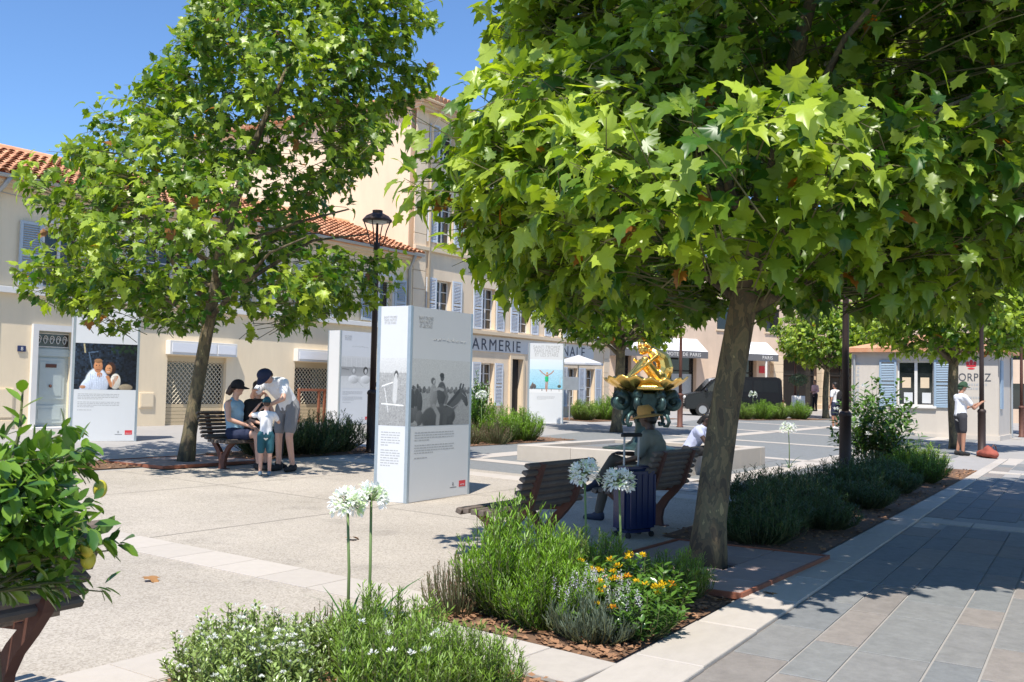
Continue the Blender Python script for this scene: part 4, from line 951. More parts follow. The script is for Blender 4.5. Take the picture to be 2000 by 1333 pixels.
# ------------------------------------------------------------------ parked van
ve = empty('parked_van', (47.73, 18.75, G(48, 18.75)), math.radians(-56.2), 'black van parked in front of the hotel', 'van')
prof = [(-2.35, .35), (-2.42, .75), (-2.30, 1.05), (-1.55, 1.22), (-.95, 1.88), (-.6, 1.98), (2.2, 2.0), (2.4, 1.9), (2.46, .9), (2.42, .35)]
b = MB(); b.prism(prof, -.92, .92); vb = b.build('body', M['black'], ve)
bm = bmesh.new(); bm.from_mesh(vb.data); bmesh.ops.bevel(bm, geom=bm.edges[:], offset=.05, segments=2, affect='EDGES'); bm.to_mesh(vb.data); bm.free()
for sy in (-1, 1):
    for poly in ([(-1.38, 1.24), (-.88, 1.80), (-.35, 1.82), (-.35, 1.24)], [(-.25, 1.24), (-.25, 1.82), (.9, 1.83), (.9, 1.24)], [(1.0, 1.24), (1.0, 1.83), (2.15, 1.83), (2.25, 1.24)]): MB().prism(poly, sy * .925 - .006, sy * .925 + .006).build('side_window', M['glass'], ve)
    MB().ell((-2.36, sy * .68, .92), (.07, .2, .1)).build('headlight', M['trim'], ve); MB().ell((-1.35, sy * 1.02, 1.3), (.08, .12, .1)).build('mirror', M['black'], ve)
    for x in (-1.5, 1.5):
        wv_ = MB().tube([(x, sy * .95 - sy * .22, .33), (x, sy * .95, .33)], .33, 24).build('wheel', M['rubber'], ve); MB().tube([(x, sy * .95, .33), (x, sy * .962, .33)], .2, 16).build('rim', M['gutter'], wv_)
b = MB(); b.add([(-1.58, -.78, 1.24), (-1.58, .78, 1.24), (-1.0, .74, 1.87), (-1.0, -.74, 1.87)], [(0, 1, 2, 3)]); b.v = [(x - .012, y, z + .012) for x, y, z in b.v]; b.build('windscreen', M['glass'], ve)
MB().box(-2.46, -2.40, -.7, .7, .45, .62).build('bumper', M['rubber'], ve)
# ------------------------------------------------------------------ small street furniture
e = empty('litter_bin', (49.7, 16.9, G(0, 16.9)), .3, 'square rusty steel litter bin in the far square', 'litter bin')
for k in range(4): MB().bbox(-.27, .27, -.275, -.262, .05, .88, .003, Matrix.Rotation(k * math.pi / 2, 4, 'Z')).build('side_plate', M['rustl'], e)
MB().bbox(-.30, .30, -.30, .30, .88, .93, .01).build('lid', M['rust'], e); MB().box(-.25, .25, -.25, .25, 0, .06).build('base', M['rust'], e)
e = empty('olive_planter', (52.6, 16.8, G(0, 16.8)), .4, 'pale box planter with a clipped olive tree by the hotel', 'planter'); ol = e
MB().bbox(-.32, .32, -.32, .32, .6, 1.15, .015).build('planter_box', M['trim'], e); MB().bbox(-.27, .27, -.27, .27, 0, .6, .01).build('planter_base', M['gutter'], e)
b = MB(); b.tube([(0, 0, 1.1), (.04, .02, 1.4), (-.02, 0, 1.75)], [.05, .04, .03], 7); b.build('trunk', M['bark'], e)
e = empty('steel_stand', (20.25, 20.75, G(0, 20.75)), 0, 'rusty steel hoop stand in front of the right-hand roller shutter', 'stand')
for x in (.72, .95): MB().bbox(x - .03, x + .03, -.03, .03, 0, .93, .004).build('post', M['rustl'], e)
MB().bbox(-.1, 1.0, -.032, .032, .93, 1.0, .004).build('top_bar', M['rustl'], e)
MB().bbox(-.1, -.04, -.03, .03, 0, .93, .004).build('post', M['rustl'], e)
e = empty('parasol', (34.7, 20.0, G(0, 20)), 0, 'pale grey parasol open before the ground-floor windows', 'parasol')
b = MB(); vs = [(0, 0, 2.55)]
for k in range(8): a = k * math.pi / 4; vs += [(1.05 * math.cos(a), 1.05 * math.sin(a), 2.22), (1.05 * math.cos(a), 1.05 * math.sin(a), 2.14)]
b.add(vs, [(0, 1 + 2 * k, 1 + 2 * ((k + 1) % 8)) for k in range(8)] + [(1 + 2 * k, 2 + 2 * k, 2 + 2 * ((k + 1) % 8), 1 + 2 * ((k + 1) % 8)) for k in range(8)]); b.build('canopy', mat('parasol_grey', (.52, .53, .55), .9), e)
MB().tube([(0, 0, 0), (0, 0, 2.5)], .025, 8).build('pole', M['gutter'], e); MB().lathe([(.3, 0), (.3, .06), (.05, .09)], 16).build('base', M['gutter'], e)
e = empty('sign_board', (32.9, 19.3, G(0, 19.3)), -.5, 'small grey notice board on a post right of the title totem', 'sign')
MB().bbox(-.35, .35, -.02, .02, 1.15, 1.65, .005).build('board', M['gutter'], e); MB().tube([(0, .03, 0), (0, .03, 1.5)], .03, 8).build('post', M['gutter'], e)
e = empty('suitcase', (9.20, 4.62, G(0, 4.62)), math.radians(-20), 'dark blue hard-shell suitcase with its handle pulled out', 'suitcase')
bs = mat('blue_shell', (.008, .018, .075), .25, spec=.6)
b = MB(); b.box(-.21, .21, -.13, .13, .05, .72); o = b.build('shell', bs, e); bm = bmesh.new(); bm.from_mesh(o.data); bmesh.ops.bevel(bm, geom=bm.edges[:], offset=.05, segments=3, affect='EDGES'); bm.to_mesh(o.data); bm.free()
for k in range(5): MB().bbox(-.16 + k * .08 - .012, -.16 + k * .08 + .012, -.138, -.128, .12, .64, .003).build('rib', bs, e)
b = MB(); b.tube([(-.10, .05, .70), (-.10, .05, 1.02)], .011, 8); b.tube([(.10, .05, .70), (.10, .05, 1.02)], .011, 8); b.build('handle_rods', M['gutter'], e); MB().bbox(-.13, .13, .03, .07, 1.01, 1.05, .012).build('handle_grip', M['rubber'], e)
for x in (-.16, .16):
    for y in (-.09, .09): MB().tube([(x - .012, y, .03), (x + .012, y, .03)], .03, 12).build('caster', M['rubber'], e)
rb = mat('red_bag_fabric', (.36, .09, .06), .9, var=.4, scale=8, bump=.4, bscale=12)
e = empty('shoulder_bag', (27.75, 4.0, G(0, 4.0)), .3, 'slumped reddish bag on the pavement at the foot of the lamp post', 'bag')
blob('bag_body', [('e', (0, 0, .11), (.46, .22, .12)), ('e', (.28, .05, .09), (.24, .2, .10)), ('e', (-.12, .02, .20), (.26, .12, .10)), ('c', (-.34, 0, .16), (.10, 0, .27), .06, .05), ('e', (-.3, -.08, .1), (.14, .12, .11))], rb, e, .025, 4)
MB().tube([(-.30, 0, .2), (-.25, -.08, .34), (-.05, -.16, .30), (.15, -.22, .12), (.35, -.2, .03)], .014, 6).build('strap', M['rust'], e)
# ------------------------------------------------------------------ plane trees
def leaf_plane(droop=.25):
    half = [(.0, .0), (.10, -.07), (.30, -.13), (.27, .02), (.50, .10), (.40, .18), (.52, .40), (.36, .40), (.22, .52), (.24, .70), (.10, .78), (.0, 1.0)]
    out = half + [(-x, y) for x, y in half[-2:0:-1]]
    V = [(0, .36, 0)] + [(x, y, 0) for x, y in out]
    V = np.array(V, float); V[:, 2] = .18 * np.abs(V[:, 0]) - droop * (V[:, 1] - .2) ** 2 - .35 * V[:, 0] ** 2
    n = len(out); F = np.array([(0, 1 + i, 1 + (i + 1) % n) for i in range(n)]); return V, F
LEAVES = [leaf_plane(.15), leaf_plane(.5), leaf_plane(.95)]
def orient(tip, nrm):
    """frames with +y along tip and +z near nrm; arrays (n,3)"""
    t = tip / np.linalg.norm(tip, axis=1, keepdims=True); x = np.cross(t, nrm); x /= np.linalg.norm(x, axis=1, keepdims=True) + 1e-9
    return np.stack([x, t, np.cross(x, t)], 2)       # columns
def leaf_cloud(name, P, R, S, C, tmpl, material):
    V, F = tmpl; n, k = len(P), len(V)
    W = np.einsum('nij,kj->nki', R, V) * S[:, None, None] + P[:, None, :]
    FF = (F[None] + (np.arange(n) * k)[:, None, None]).reshape(-1, F.shape[1])
    me = np_mesh(name, W.reshape(-1, 3), FF, np.repeat(C, k, 0)); me.materials.append(material); return me
def plane_tree(name, label, loc, lean, prof, ncl, leaf, seed, trunk_r, fork, keep=None, singles=0, group='plane trees around the square', density_top=1.0):
    """prof: list of (height, radius); lean: offset of the axis per metre; keep(h, azimuth, q) drops clusters"""
    r = np.random.default_rng(seed); e = empty(name, loc, 0, label, 'tree', group)
    hs = np.array([p[0] for p in prof]); rs = np.array([p[1] for p in prof]); lean = np.array([lean[0], lean[1]])
    ax = lambda h: lean[None] * (np.asarray(h) * .1 + .15 * np.asarray(h) ** 2)[:, None] + .06 * np.stack([np.sin(np.asarray(h) * 1.1), np.cos(np.asarray(h) * .9) - 1], 1)
    hh = np.linspace(0, hs[-1] * .9, 16); c = ax(hh)
    rad = np.interp(hh, [0, .12, .5, fork, hs[-1] * .9], [trunk_r * 1.35, trunk_r * 1.1, trunk_r, trunk_r * .86, .015])
    b = MB(); b.tube([(c[i, 0], c[i, 1], hh[i] - .05) for i in range(16)], list(rad), 14); b.build('trunk', M['bark'], e, True)
    # clusters of leaves: mostly in an outer shell, fewer inside
    cl = []
    while len(cl) < ncl:
        h = r.uniform(hs[0], hs[-1]); Rm = np.interp(h, hs, rs)
        if r.uniform() > (Rm / rs.max()) ** 1.3 + .06: continue
        az = r.uniform(0, 2 * math.pi); q = math.sqrt(r.uniform(.06, 1)); q = q if r.uniform() < .3 else .72 + .28 * q
        lump = 1 + .16 * math.sin(3 * az + h * 2.1 + seed) + .12 * math.sin(5 * az - h * 3.3)
        if keep is not None and not keep(h, az, q, r): continue
        cl.append((h, az, q * Rm * lump))
    cl = np.array(cl); o = np.stack([np.cos(cl[:, 1]), np.sin(cl[:, 1]), np.zeros(len(cl))], 1); a2 = ax(cl[:, 0])
    ctr = np.stack([a2[:, 0] + o[:, 0] * cl[:, 2], a2[:, 1] + o[:, 1] * cl[:, 2], cl[:, 0]], 1)
    # limbs
    for k in range(11):
        az = k * 2.4 + seed; h0 = fork + .25 * k * (hs[-1] - fork) / 14; h1_ = min(h0 + r.uniform(.5, 1.2), hs[-1] - .3); Rm = np.interp(h1_, hs, rs) * .82
        p0 = ax([h0])[0]; p1 = ax([h1_])[0]; d = np.array([math.cos(az), math.sin(az)]); b = MB()
        pts = [(*p0, h0 - .1), (*(p0 + d * Rm * .25), h0 + .22), (*(p1 + d * Rm * .6), h1_ - .1), (*(p1 + d * Rm), h1_ + .05)]
        b.tube(pts, [trunk_r * .42, trunk_r * .33, trunk_r * .2, .012], 7); b.build('limb', M['bark'], e, True)
    # twigs and leaves
    tw = MB(); P = []; T = []; N = []; S = []; C = []
    for i in range(len(ctr)):
        out = o[i] * .8 + np.array([0, 0, .25]) + r.normal(0, .35, 3); out /= np.linalg.norm(out); L = r.uniform(.25, .55) * leaf / .17
        base = ctr[i] - out * L * .9 - o[i] * .25
        tw.tube([base, ctr[i], ctr[i] + out * L * .55 - np.array([0, 0, .05])], [.007, .005, .0025], 3, False)
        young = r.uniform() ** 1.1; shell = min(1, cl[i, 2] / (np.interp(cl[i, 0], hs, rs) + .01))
        for m in range(r.integers(7, 12)):
            t = r.uniform(-.7, .65); a = r.uniform(0, 6.28)
            side = np.cross(out, [math.cos(a), math.sin(a), .3]); side /= np.linalg.norm(side) + 1e-6
            P.append(ctr[i] + out * L * t + side * r.uniform(.03, .12) * leaf / .17); tp = side * .9 + out * .55 + np.array([0, 0, -.38]) + r.normal(0, .25, 3); T.append(tp)
            nn = np.array([0, 0, 1.]) + o[i] * .55 + r.normal(0, .38, 3); N.append(nn); S.append(leaf * (.42 + .85 * r.uniform() ** .7))
            y = np.clip(.04 + young * .85 * shell ** 2 + .45 * max(t, 0) + r.normal(0, .18), 0, 1); base_c = np.array([.05, .13, .015]) * (1 - y) + np.array([.37, .47, .055]) * y  # young tips yellower; inner leaves also coloured darker to deepen shade in the crown
            if r.uniform() < .005: base_c = np.array([.30, .13, .03])
            C.append(base_c * r.uniform(.82, 1.15))
    tw.build('twigs', M['twig'], e)['kind'] = 'stuff'
    P, T, N, S, C = map(np.array, (P, T, N, S, C)); R = orient(T, N)
    sel = np.zeros(len(P), bool)
    if singles:
        w_ = P + np.array(loc); d = w_ - np.array(CP); z = d @ np.array(CF); px = 1000 + 1944 * (d @ np.array(CR)) / z; py = 666 - 1944 * (d @ np.array(CU)) / z
        inn = (px > 0) & (px < 2000) & (py > 0) & (py < 1333); sc = np.where(inn, S / z, 0); sel[np.argsort(-sc)[:singles]] = True
        ms = []
        for k in range(18):
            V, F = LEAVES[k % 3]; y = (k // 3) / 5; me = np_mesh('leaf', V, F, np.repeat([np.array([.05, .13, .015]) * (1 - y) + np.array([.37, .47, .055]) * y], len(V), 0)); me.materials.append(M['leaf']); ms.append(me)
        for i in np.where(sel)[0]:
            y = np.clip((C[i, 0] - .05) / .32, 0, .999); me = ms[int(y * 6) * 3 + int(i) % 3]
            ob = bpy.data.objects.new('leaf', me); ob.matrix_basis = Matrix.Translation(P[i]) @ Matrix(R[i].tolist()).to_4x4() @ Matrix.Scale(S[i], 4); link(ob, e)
    rest = ~sel
    ri = np.where(rest)[0]; V0, F0 = LEAVES[0]; kk_ = len(V0); WV = np.empty((len(ri), kk_, 3))
    for q in range(3): s3 = ri[q::3]; WV[q::3] = np.einsum('nij,kj->nki', R[s3], LEAVES[q][0]) * S[s3][:, None, None] + P[s3][:, None, :]
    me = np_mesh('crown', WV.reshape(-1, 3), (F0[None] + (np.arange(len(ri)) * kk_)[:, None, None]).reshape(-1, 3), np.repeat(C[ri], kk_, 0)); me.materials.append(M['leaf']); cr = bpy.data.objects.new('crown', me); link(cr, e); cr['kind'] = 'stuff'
    return e
def gpos(x, y): return (x, y, G(x, y))
crx, cry = .556, -.831      # camera-right on the ground
def keep1(h, az, q, r):
    rt = math.cos(az) * crx + math.sin(az) * cry
    return not (3.35 < h < 4.75 and rt > .40 and q > .70)
plane_tree('plane_tree', 'young plane tree with a full bright crown beside the seated family', gpos(10.36, 13.14), (crx * .20, cry * .20),
    [(2.2, 1.5), (2.6, 2.3), (3.2, 2.8), (4.0, 2.7), (4.7, 2.1), (5.4, 2.0), (6.2, 2.1), (7.0, 1.75), (7.8, 1.3), (8.7, .4)], 1550, .15, 21, .112, 2.3, keep1)
def keep2(h, az, q, r):
    d = math.cos(az) * -.831 + math.sin(az) * -.556; rt = math.cos(az) * crx + math.sin(az) * cry    # towards camera / camera right
    if 3.35 < h < 4.9 and (d > .1 or rt > .3) and -.45 < rt < .6 and q > .45: return r.uniform() < .05
    return True
plane_tree('plane_tree', 'big plane tree in the foreground with mottled bark, its low branches over the square', gpos(8.17, 3.40), (crx * .19, cry * .19),
    [(2.35, 1.7), (2.65, 2.5), (3.0, 2.85), (3.5, 2.4), (4.0, 1.95), (4.8, 2.1), (5.4, 3.1), (6.4, 3.2), (7.5, 1.9)], 3700, .165, 5, .138, 2.3, keep2, 290)
T3 = plane_tree('plane_tree', 'plane tree behind the gilded fountain with a low round crown', gpos(27.1, 14.25), (0, 0),
    [(2.75, 1.1), (3.1, 1.9), (3.7, 2.5), (4.4, 2.4), (5.2, 1.7), (6.0, .6)], 700, .2, 8, .16, 2.4)
def tree_copy(src, x, y, rz, sc, label):
    c = copy_tree(src); c.location = gpos(x, y); c.rotation_euler = (0, 0, rz); c.scale = (sc, sc, sc); c['label'] = label; return c
tree_copy(T3, 53.2, 15.5, 1.3, 1.05, 'distant plane tree with a leaning trunk in front of the hotel entrance')
tree_copy(T3, 30.9, 5.3, 2.2, 1.0, 'plane tree by the kiosk wall behind the man at the lamp post')
tree_copy(T3, 46.5, 3.2, 4.0, 1.1, 'plane tree beyond the kiosk at the end of the street')
tree_copy(T3, 13.6, .2, 3.1, 1.45, 'plane tree overhanging the street pavement on the right')
tree_copy(T3, 9.9, -3.0, 1.0, 1.45, 'plane tree out of view, added to shade the nearer street slabs')  # unseen tree, put in for its shade on the street paving
tree_copy(T3, 12.4, -2.6, 5.0, 1.45, 'plane tree out of view, added to thicken the shade on the farther slabs')  # another added tree outside the view, makes the paving shade denser
# ------------------------------------------------------------------ shrubs and flowers
def blade(w_=.12, bend=.3, seg=3):
    V = []; F = []
    for i in range(seg + 1):
        t = i / seg; ww = w_ * (1 - t) ** .6 * (.6 + .8 * t) if i < seg else 0; V += [(-ww, t, -bend * t * t), (ww, t, -bend * t * t)]
    for i in range(seg): F.append((2 * i, 2 * i + 1, 2 * i + 3, 2 * i + 2))
    return np.array(V, float), np.array(F)
NEEDLE = (np.array([(-.08, 0, 0), (.08, 0, 0), (.07, .7, .03), (0, 1, 0), (-.07, .7, .03)], float), np.array([(0, 1, 2), (0, 2, 4), (4, 2, 3)]))
OVAL = (np.array([(0, 0, 0), (.20, .25, .05), (.24, .55, .06), (.12, .85, .02), (0, 1, -.04), (-.12, .85, .02), (-.24, .55, .06), (-.20, .25, .05), (0, .5, 0)], float), np.array([(8, 0, 1), (8, 1, 2), (8, 2, 3), (8, 3, 4), (8, 4, 5), (8, 5, 6), (8, 6, 7), (8, 7, 0)]))
def shrub_mesh(seed, w_, h, nst, nlf, lf, c0, c1, tmpl=NEEDLE, spread=.5, upright=.6, droop=0, bare=.15):
    """stems fanning from the base, each carrying small leaves; w,h size; returns (foliage mesh, stem mesh)"""
    r = np.random.default_rng(seed); P = []; T = []; N = []; S = []; C = []; st = MB(); c0, c1 = np.array(c0), np.array(c1)
    for i in range(nst):
        a = r.uniform(0, 6.28); q = math.sqrt(r.uniform(0, 1)); b0 = np.array([math.cos(a) * q * w_ * .5 * (1 - spread), math.sin(a) * q * w_ * .5 * (1 - spread), 0])
        hh = h * r.uniform(.6, 1.05) * (1 - .4 * q * q); tipp = np.array([math.cos(a) * q * w_ * .5, math.sin(a) * q * w_ * .5, hh]) + r.normal(0, .03, 3) * w_; mid = (b0 + tipp) / 2 + np.array([b0[0] * .4, b0[1] * .4, hh * .08])
        st.tube([b0, mid, tipp], [.006, .004, .002], 3, False); sh = r.uniform(.75, 1.2)
        for k in range(nlf):
            t = bare + (1 - bare) * (k + r.uniform(0, 1)) / nlf; p = b0 * (1 - t) ** 2 + 2 * mid * t * (1 - t) + tipp * t * t; d = tipp - mid; d = d / (np.linalg.norm(d) + 1e-6)
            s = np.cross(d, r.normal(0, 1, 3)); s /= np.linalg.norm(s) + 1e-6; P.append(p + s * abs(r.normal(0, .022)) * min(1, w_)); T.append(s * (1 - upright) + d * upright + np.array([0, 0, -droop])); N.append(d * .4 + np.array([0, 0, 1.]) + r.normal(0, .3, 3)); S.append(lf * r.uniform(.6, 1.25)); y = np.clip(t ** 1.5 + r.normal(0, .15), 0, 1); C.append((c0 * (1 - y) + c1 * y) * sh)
    P, T, N, S, C = map(np.array, (P, T, N, S, C)); me = leaf_cloud('foliage', P, orient(T, N), S, C, tmpl, M['leafs'] if tmpl is not OVAL else M['leafg']); sm = st.mesh('stems'); sm.materials.append(M['gtwig']); return me, sm
def place(name, meshes, x, y, rz, sc, label, cat='shrub', group=None, extra=()):
    e = empty(name, gpos(x, y), rz, label, cat, group); e.scale = (sc,) * 3 if not hasattr(sc, '__len__') else sc
    for nm, me in zip(('foliage', 'stems'), meshes): o = inst(nm, me, e); o['kind'] = 'stuff'
    for nm, me in extra: o = inst(nm, me, e); o['kind'] = 'stuff'
    return e
M['gtwig'] = mat('green_twig', (.10, .11, .04), .9)
DG, LG = (.035, .07, .018), (.12, .21, .035)
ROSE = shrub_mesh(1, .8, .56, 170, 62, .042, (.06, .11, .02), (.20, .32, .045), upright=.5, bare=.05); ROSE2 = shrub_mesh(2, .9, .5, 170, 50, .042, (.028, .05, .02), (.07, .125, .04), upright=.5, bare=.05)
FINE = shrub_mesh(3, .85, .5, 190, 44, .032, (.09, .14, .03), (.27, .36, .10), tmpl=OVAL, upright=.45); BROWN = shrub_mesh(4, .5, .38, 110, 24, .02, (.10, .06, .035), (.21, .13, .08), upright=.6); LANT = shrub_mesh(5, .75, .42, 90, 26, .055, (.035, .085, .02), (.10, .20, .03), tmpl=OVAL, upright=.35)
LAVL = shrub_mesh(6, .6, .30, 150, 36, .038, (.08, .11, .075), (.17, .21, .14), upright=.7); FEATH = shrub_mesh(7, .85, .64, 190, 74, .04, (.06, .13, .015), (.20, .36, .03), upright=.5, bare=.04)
def heads_mesh(seed, n, w_, h, size, c0, c1, kind='ball', zlo=.75):
    """flower heads above a shrub; each a cluster of little petals; joined per shrub kind"""
    r = np.random.default_rng(seed); P = []; T = []; N = []; S = []; C = []
    for i in range(n):
        a = r.uniform(0, 6.28); q = math.sqrt(r.uniform(0, 1)) * .95; c = np.array([math.cos(a) * q * w_ / 2, math.sin(a) * q * w_ / 2, h * (1 - .35 * q * q) * r.uniform(zlo, 1.1)]); cc = np.array(c0) if r.uniform() < .7 else np.array(c1)
        for k in range(16 if kind == 'ball' else 22):
            d = r.normal(0, 1, 3); d /= np.linalg.norm(d)
            if kind == 'ball': d[2] = abs(d[2]); p = c + d * size * .45
            else: p = c + np.array([d[0] * .006, d[1] * .006, (k / 22 - .5) * size * 3])
            P.append(p); T.append(d + np.array([0, 0, .3])); N.append(np.array([0, 0, 1.]) + d); S.append(size * (.6 if kind == 'ball' else .45)); C.append(cc * r.uniform(.85, 1.1))
    return leaf_cloud('flowers', np.array(P), orient(np.array(T), np.array(N)), np.array(S), np.array(C), OVAL, M['petal'])
YEL = heads_mesh(11, 13, .7, .46, .038, (.78, .52, .02), (.80, .36, .02)); LAVF = heads_mesh(12, 46, .62, .42, .026, (.60, .58, .60), (.45, .40, .50), 'spike'); WHT = heads_mesh(13, 60, .85, .47, .022, (.78, .78, .74), (.8, .8, .76)); WHT2 = heads_mesh(14, 9, .7, .56, .035, (.8, .8, .76), (.8, .8, .76))
BEDG = 'low shrubs in the planting beds'
# near bed by the street
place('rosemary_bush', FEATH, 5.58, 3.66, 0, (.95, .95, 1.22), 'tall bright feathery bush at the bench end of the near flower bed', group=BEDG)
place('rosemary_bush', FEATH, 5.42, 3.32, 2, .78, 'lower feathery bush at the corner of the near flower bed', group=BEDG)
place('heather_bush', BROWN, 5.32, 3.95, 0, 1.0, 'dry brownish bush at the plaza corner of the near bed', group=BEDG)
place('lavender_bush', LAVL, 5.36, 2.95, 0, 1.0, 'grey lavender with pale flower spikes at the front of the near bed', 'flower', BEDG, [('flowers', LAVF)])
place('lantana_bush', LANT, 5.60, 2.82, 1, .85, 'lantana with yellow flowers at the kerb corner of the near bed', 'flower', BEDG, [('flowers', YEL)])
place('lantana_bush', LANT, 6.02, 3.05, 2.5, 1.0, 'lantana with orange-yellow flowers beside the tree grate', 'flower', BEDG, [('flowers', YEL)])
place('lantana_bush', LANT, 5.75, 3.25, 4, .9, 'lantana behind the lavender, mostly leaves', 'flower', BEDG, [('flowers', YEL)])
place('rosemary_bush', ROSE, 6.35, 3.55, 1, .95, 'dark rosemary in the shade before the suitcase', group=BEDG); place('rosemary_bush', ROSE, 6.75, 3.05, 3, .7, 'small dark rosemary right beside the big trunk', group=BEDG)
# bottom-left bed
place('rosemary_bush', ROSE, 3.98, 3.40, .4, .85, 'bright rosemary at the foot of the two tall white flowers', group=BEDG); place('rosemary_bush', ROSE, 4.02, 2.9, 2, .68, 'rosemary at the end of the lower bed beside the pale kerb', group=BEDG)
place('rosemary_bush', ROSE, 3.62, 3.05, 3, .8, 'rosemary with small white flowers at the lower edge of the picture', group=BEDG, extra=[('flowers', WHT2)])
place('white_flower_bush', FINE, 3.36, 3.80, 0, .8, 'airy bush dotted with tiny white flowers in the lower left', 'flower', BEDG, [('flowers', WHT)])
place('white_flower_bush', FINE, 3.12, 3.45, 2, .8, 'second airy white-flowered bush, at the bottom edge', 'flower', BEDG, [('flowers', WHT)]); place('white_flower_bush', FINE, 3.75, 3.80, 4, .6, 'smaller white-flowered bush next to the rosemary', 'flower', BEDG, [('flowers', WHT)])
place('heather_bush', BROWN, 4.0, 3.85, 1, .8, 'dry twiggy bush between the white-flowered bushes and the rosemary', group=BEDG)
# long shaded bed along the street
rr = random.Random(12); k = 0
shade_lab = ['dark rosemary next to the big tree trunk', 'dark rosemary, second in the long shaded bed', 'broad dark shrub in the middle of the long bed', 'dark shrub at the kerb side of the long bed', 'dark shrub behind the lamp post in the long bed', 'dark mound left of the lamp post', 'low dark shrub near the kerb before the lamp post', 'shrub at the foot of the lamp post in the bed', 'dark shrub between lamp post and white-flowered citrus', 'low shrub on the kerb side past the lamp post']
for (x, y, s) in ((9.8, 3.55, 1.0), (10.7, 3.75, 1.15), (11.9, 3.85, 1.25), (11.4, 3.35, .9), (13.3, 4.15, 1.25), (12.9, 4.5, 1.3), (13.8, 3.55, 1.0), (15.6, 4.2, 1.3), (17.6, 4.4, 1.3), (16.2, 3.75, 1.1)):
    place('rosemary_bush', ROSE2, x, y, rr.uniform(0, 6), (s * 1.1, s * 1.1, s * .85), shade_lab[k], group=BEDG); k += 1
place('rosemary_bush', ROSE, 18.6, 3.85, 1, (1.7, 1.5, 1.1), 'sunlit green bush at the far end of the long bed', group=BEDG); place('rosemary_bush', ROSE, 20.3, 4.3, 2, (1.7, 1.5, 1.2), 'sunlit bush by the bag at the tip of the long bed', group=BEDG)
CIT = shrub_mesh(21, 1.5, 1.7, 90, 26, .10, (.02, .05, .012), (.10, .20, .025), tmpl=OVAL, upright=.4, spread=.85, bare=.3); CITF = heads_mesh(22, 12, 1.4, 1.6, .07, (.75, .75, .72), (.7, .72, .75), zlo=.5)
place('citrus_shrub', CIT, 19.4, 4.75, 0, (1.15, 1.15, 1.1), 'tall loose citrus shrub with white blossom before the kiosk', extra=[('flowers', CITF)])
# north beds
for x, y, s, m, lab in ((12.4, 13.5, 1.5, ROSE2, 'dark shrub right behind the father'), (13.3, 13.4, 1.6, ROSE2, 'dark shrub halfway between father and lamp post'), (14.1, 13.6, 1.6, ROSE2, 'dark shrub at the foot of the lamp post by the grey totem'), (18.4, 13.4, 1.5, BROWN, 'brownish grassy bush right of the large totem'), (19.6, 13.5, 1.45, FEATH, 'green feathery bush before the title totem'), (20.7, 13.5, 1.3, FEATH, 'green feathery bush at the right end of the middle bed'), (19.0, 13.1, 1.6, BROWN, 'russet bush in the middle bed'),
    (7.6, 13.4, .6, ROSE, 'low green tuft beside the left tree grate'), (8.6, 13.3, .5, ROSE, 'small tuft nearest the left tree trunk'), (6.6, 13.4, .6, FINE, 'low tuft behind the lemon tree leaves'),
    (33.4, 19.0, 1.5, ROSE, 'green mound behind the title totem'), (35.0, 18.9, 1.5, FEATH, 'green mound left of the spiky plant'), (38.9, 19.0, 1.5, ROSE, 'green mound right of the spiky plant'), (44.6, 16.8, 1.5, ROSE, 'green mound behind the fountain lamp post'), (46.0, 16.4, 1.5, FEATH, 'green mound in front of the van'), (47.4, 16.1, 1.5, ROSE, 'green mound before the van door'), (49.3, 15.7, 1.5, FEATH, 'green mound right of the big trunk near the far bench')):
    place(m is BROWN and 'heather_bush' or m is FINE and 'white_flower_bush' or 'rosemary_bush', m, x, y, x, s, lab, group=BEDG)
RB = shrub_mesh(31, 1.7, 1.5, 80, 34, .10, (.025, .07, .012), (.10, .21, .02), tmpl=OVAL, upright=.4, spread=.9, bare=.35)
place('orange_tree', RB, 19.5, 14.05, 0, (.55, .55, 1.05), 'small round citrus tree between the large totem and the gendarmerie', 'tree')
# spiky plant
b = blade(.05, .25, 4); r = np.random.default_rng(4); n = 60; az = r.uniform(0, 6.28, n); el = r.uniform(.5, 1.45, n); T = np.stack([np.cos(az) * np.cos(el), np.sin(az) * np.cos(el), np.sin(el)], 1)
cc = np.where(r.uniform(0, 1, (n, 1)) < .35, [[.32, .30, .10]], [[.10, .17, .045]]); me = leaf_cloud('blades', np.zeros((n, 3)) + r.normal(0, .05, (n, 3)) * [1, 1, 0], orient(T, np.stack([-T[:, 0], -T[:, 1], T[:, 2] * 0 + .6], 1)), r.uniform(.9, 1.5, n), cc, b, M['leafs'])
e = empty('flax_plant', gpos(37.2, 19.2), 0, 'spiky striped flax plant in the far bed', 'plant'); o = inst('blades', me, e); o['kind'] = 'stuff'
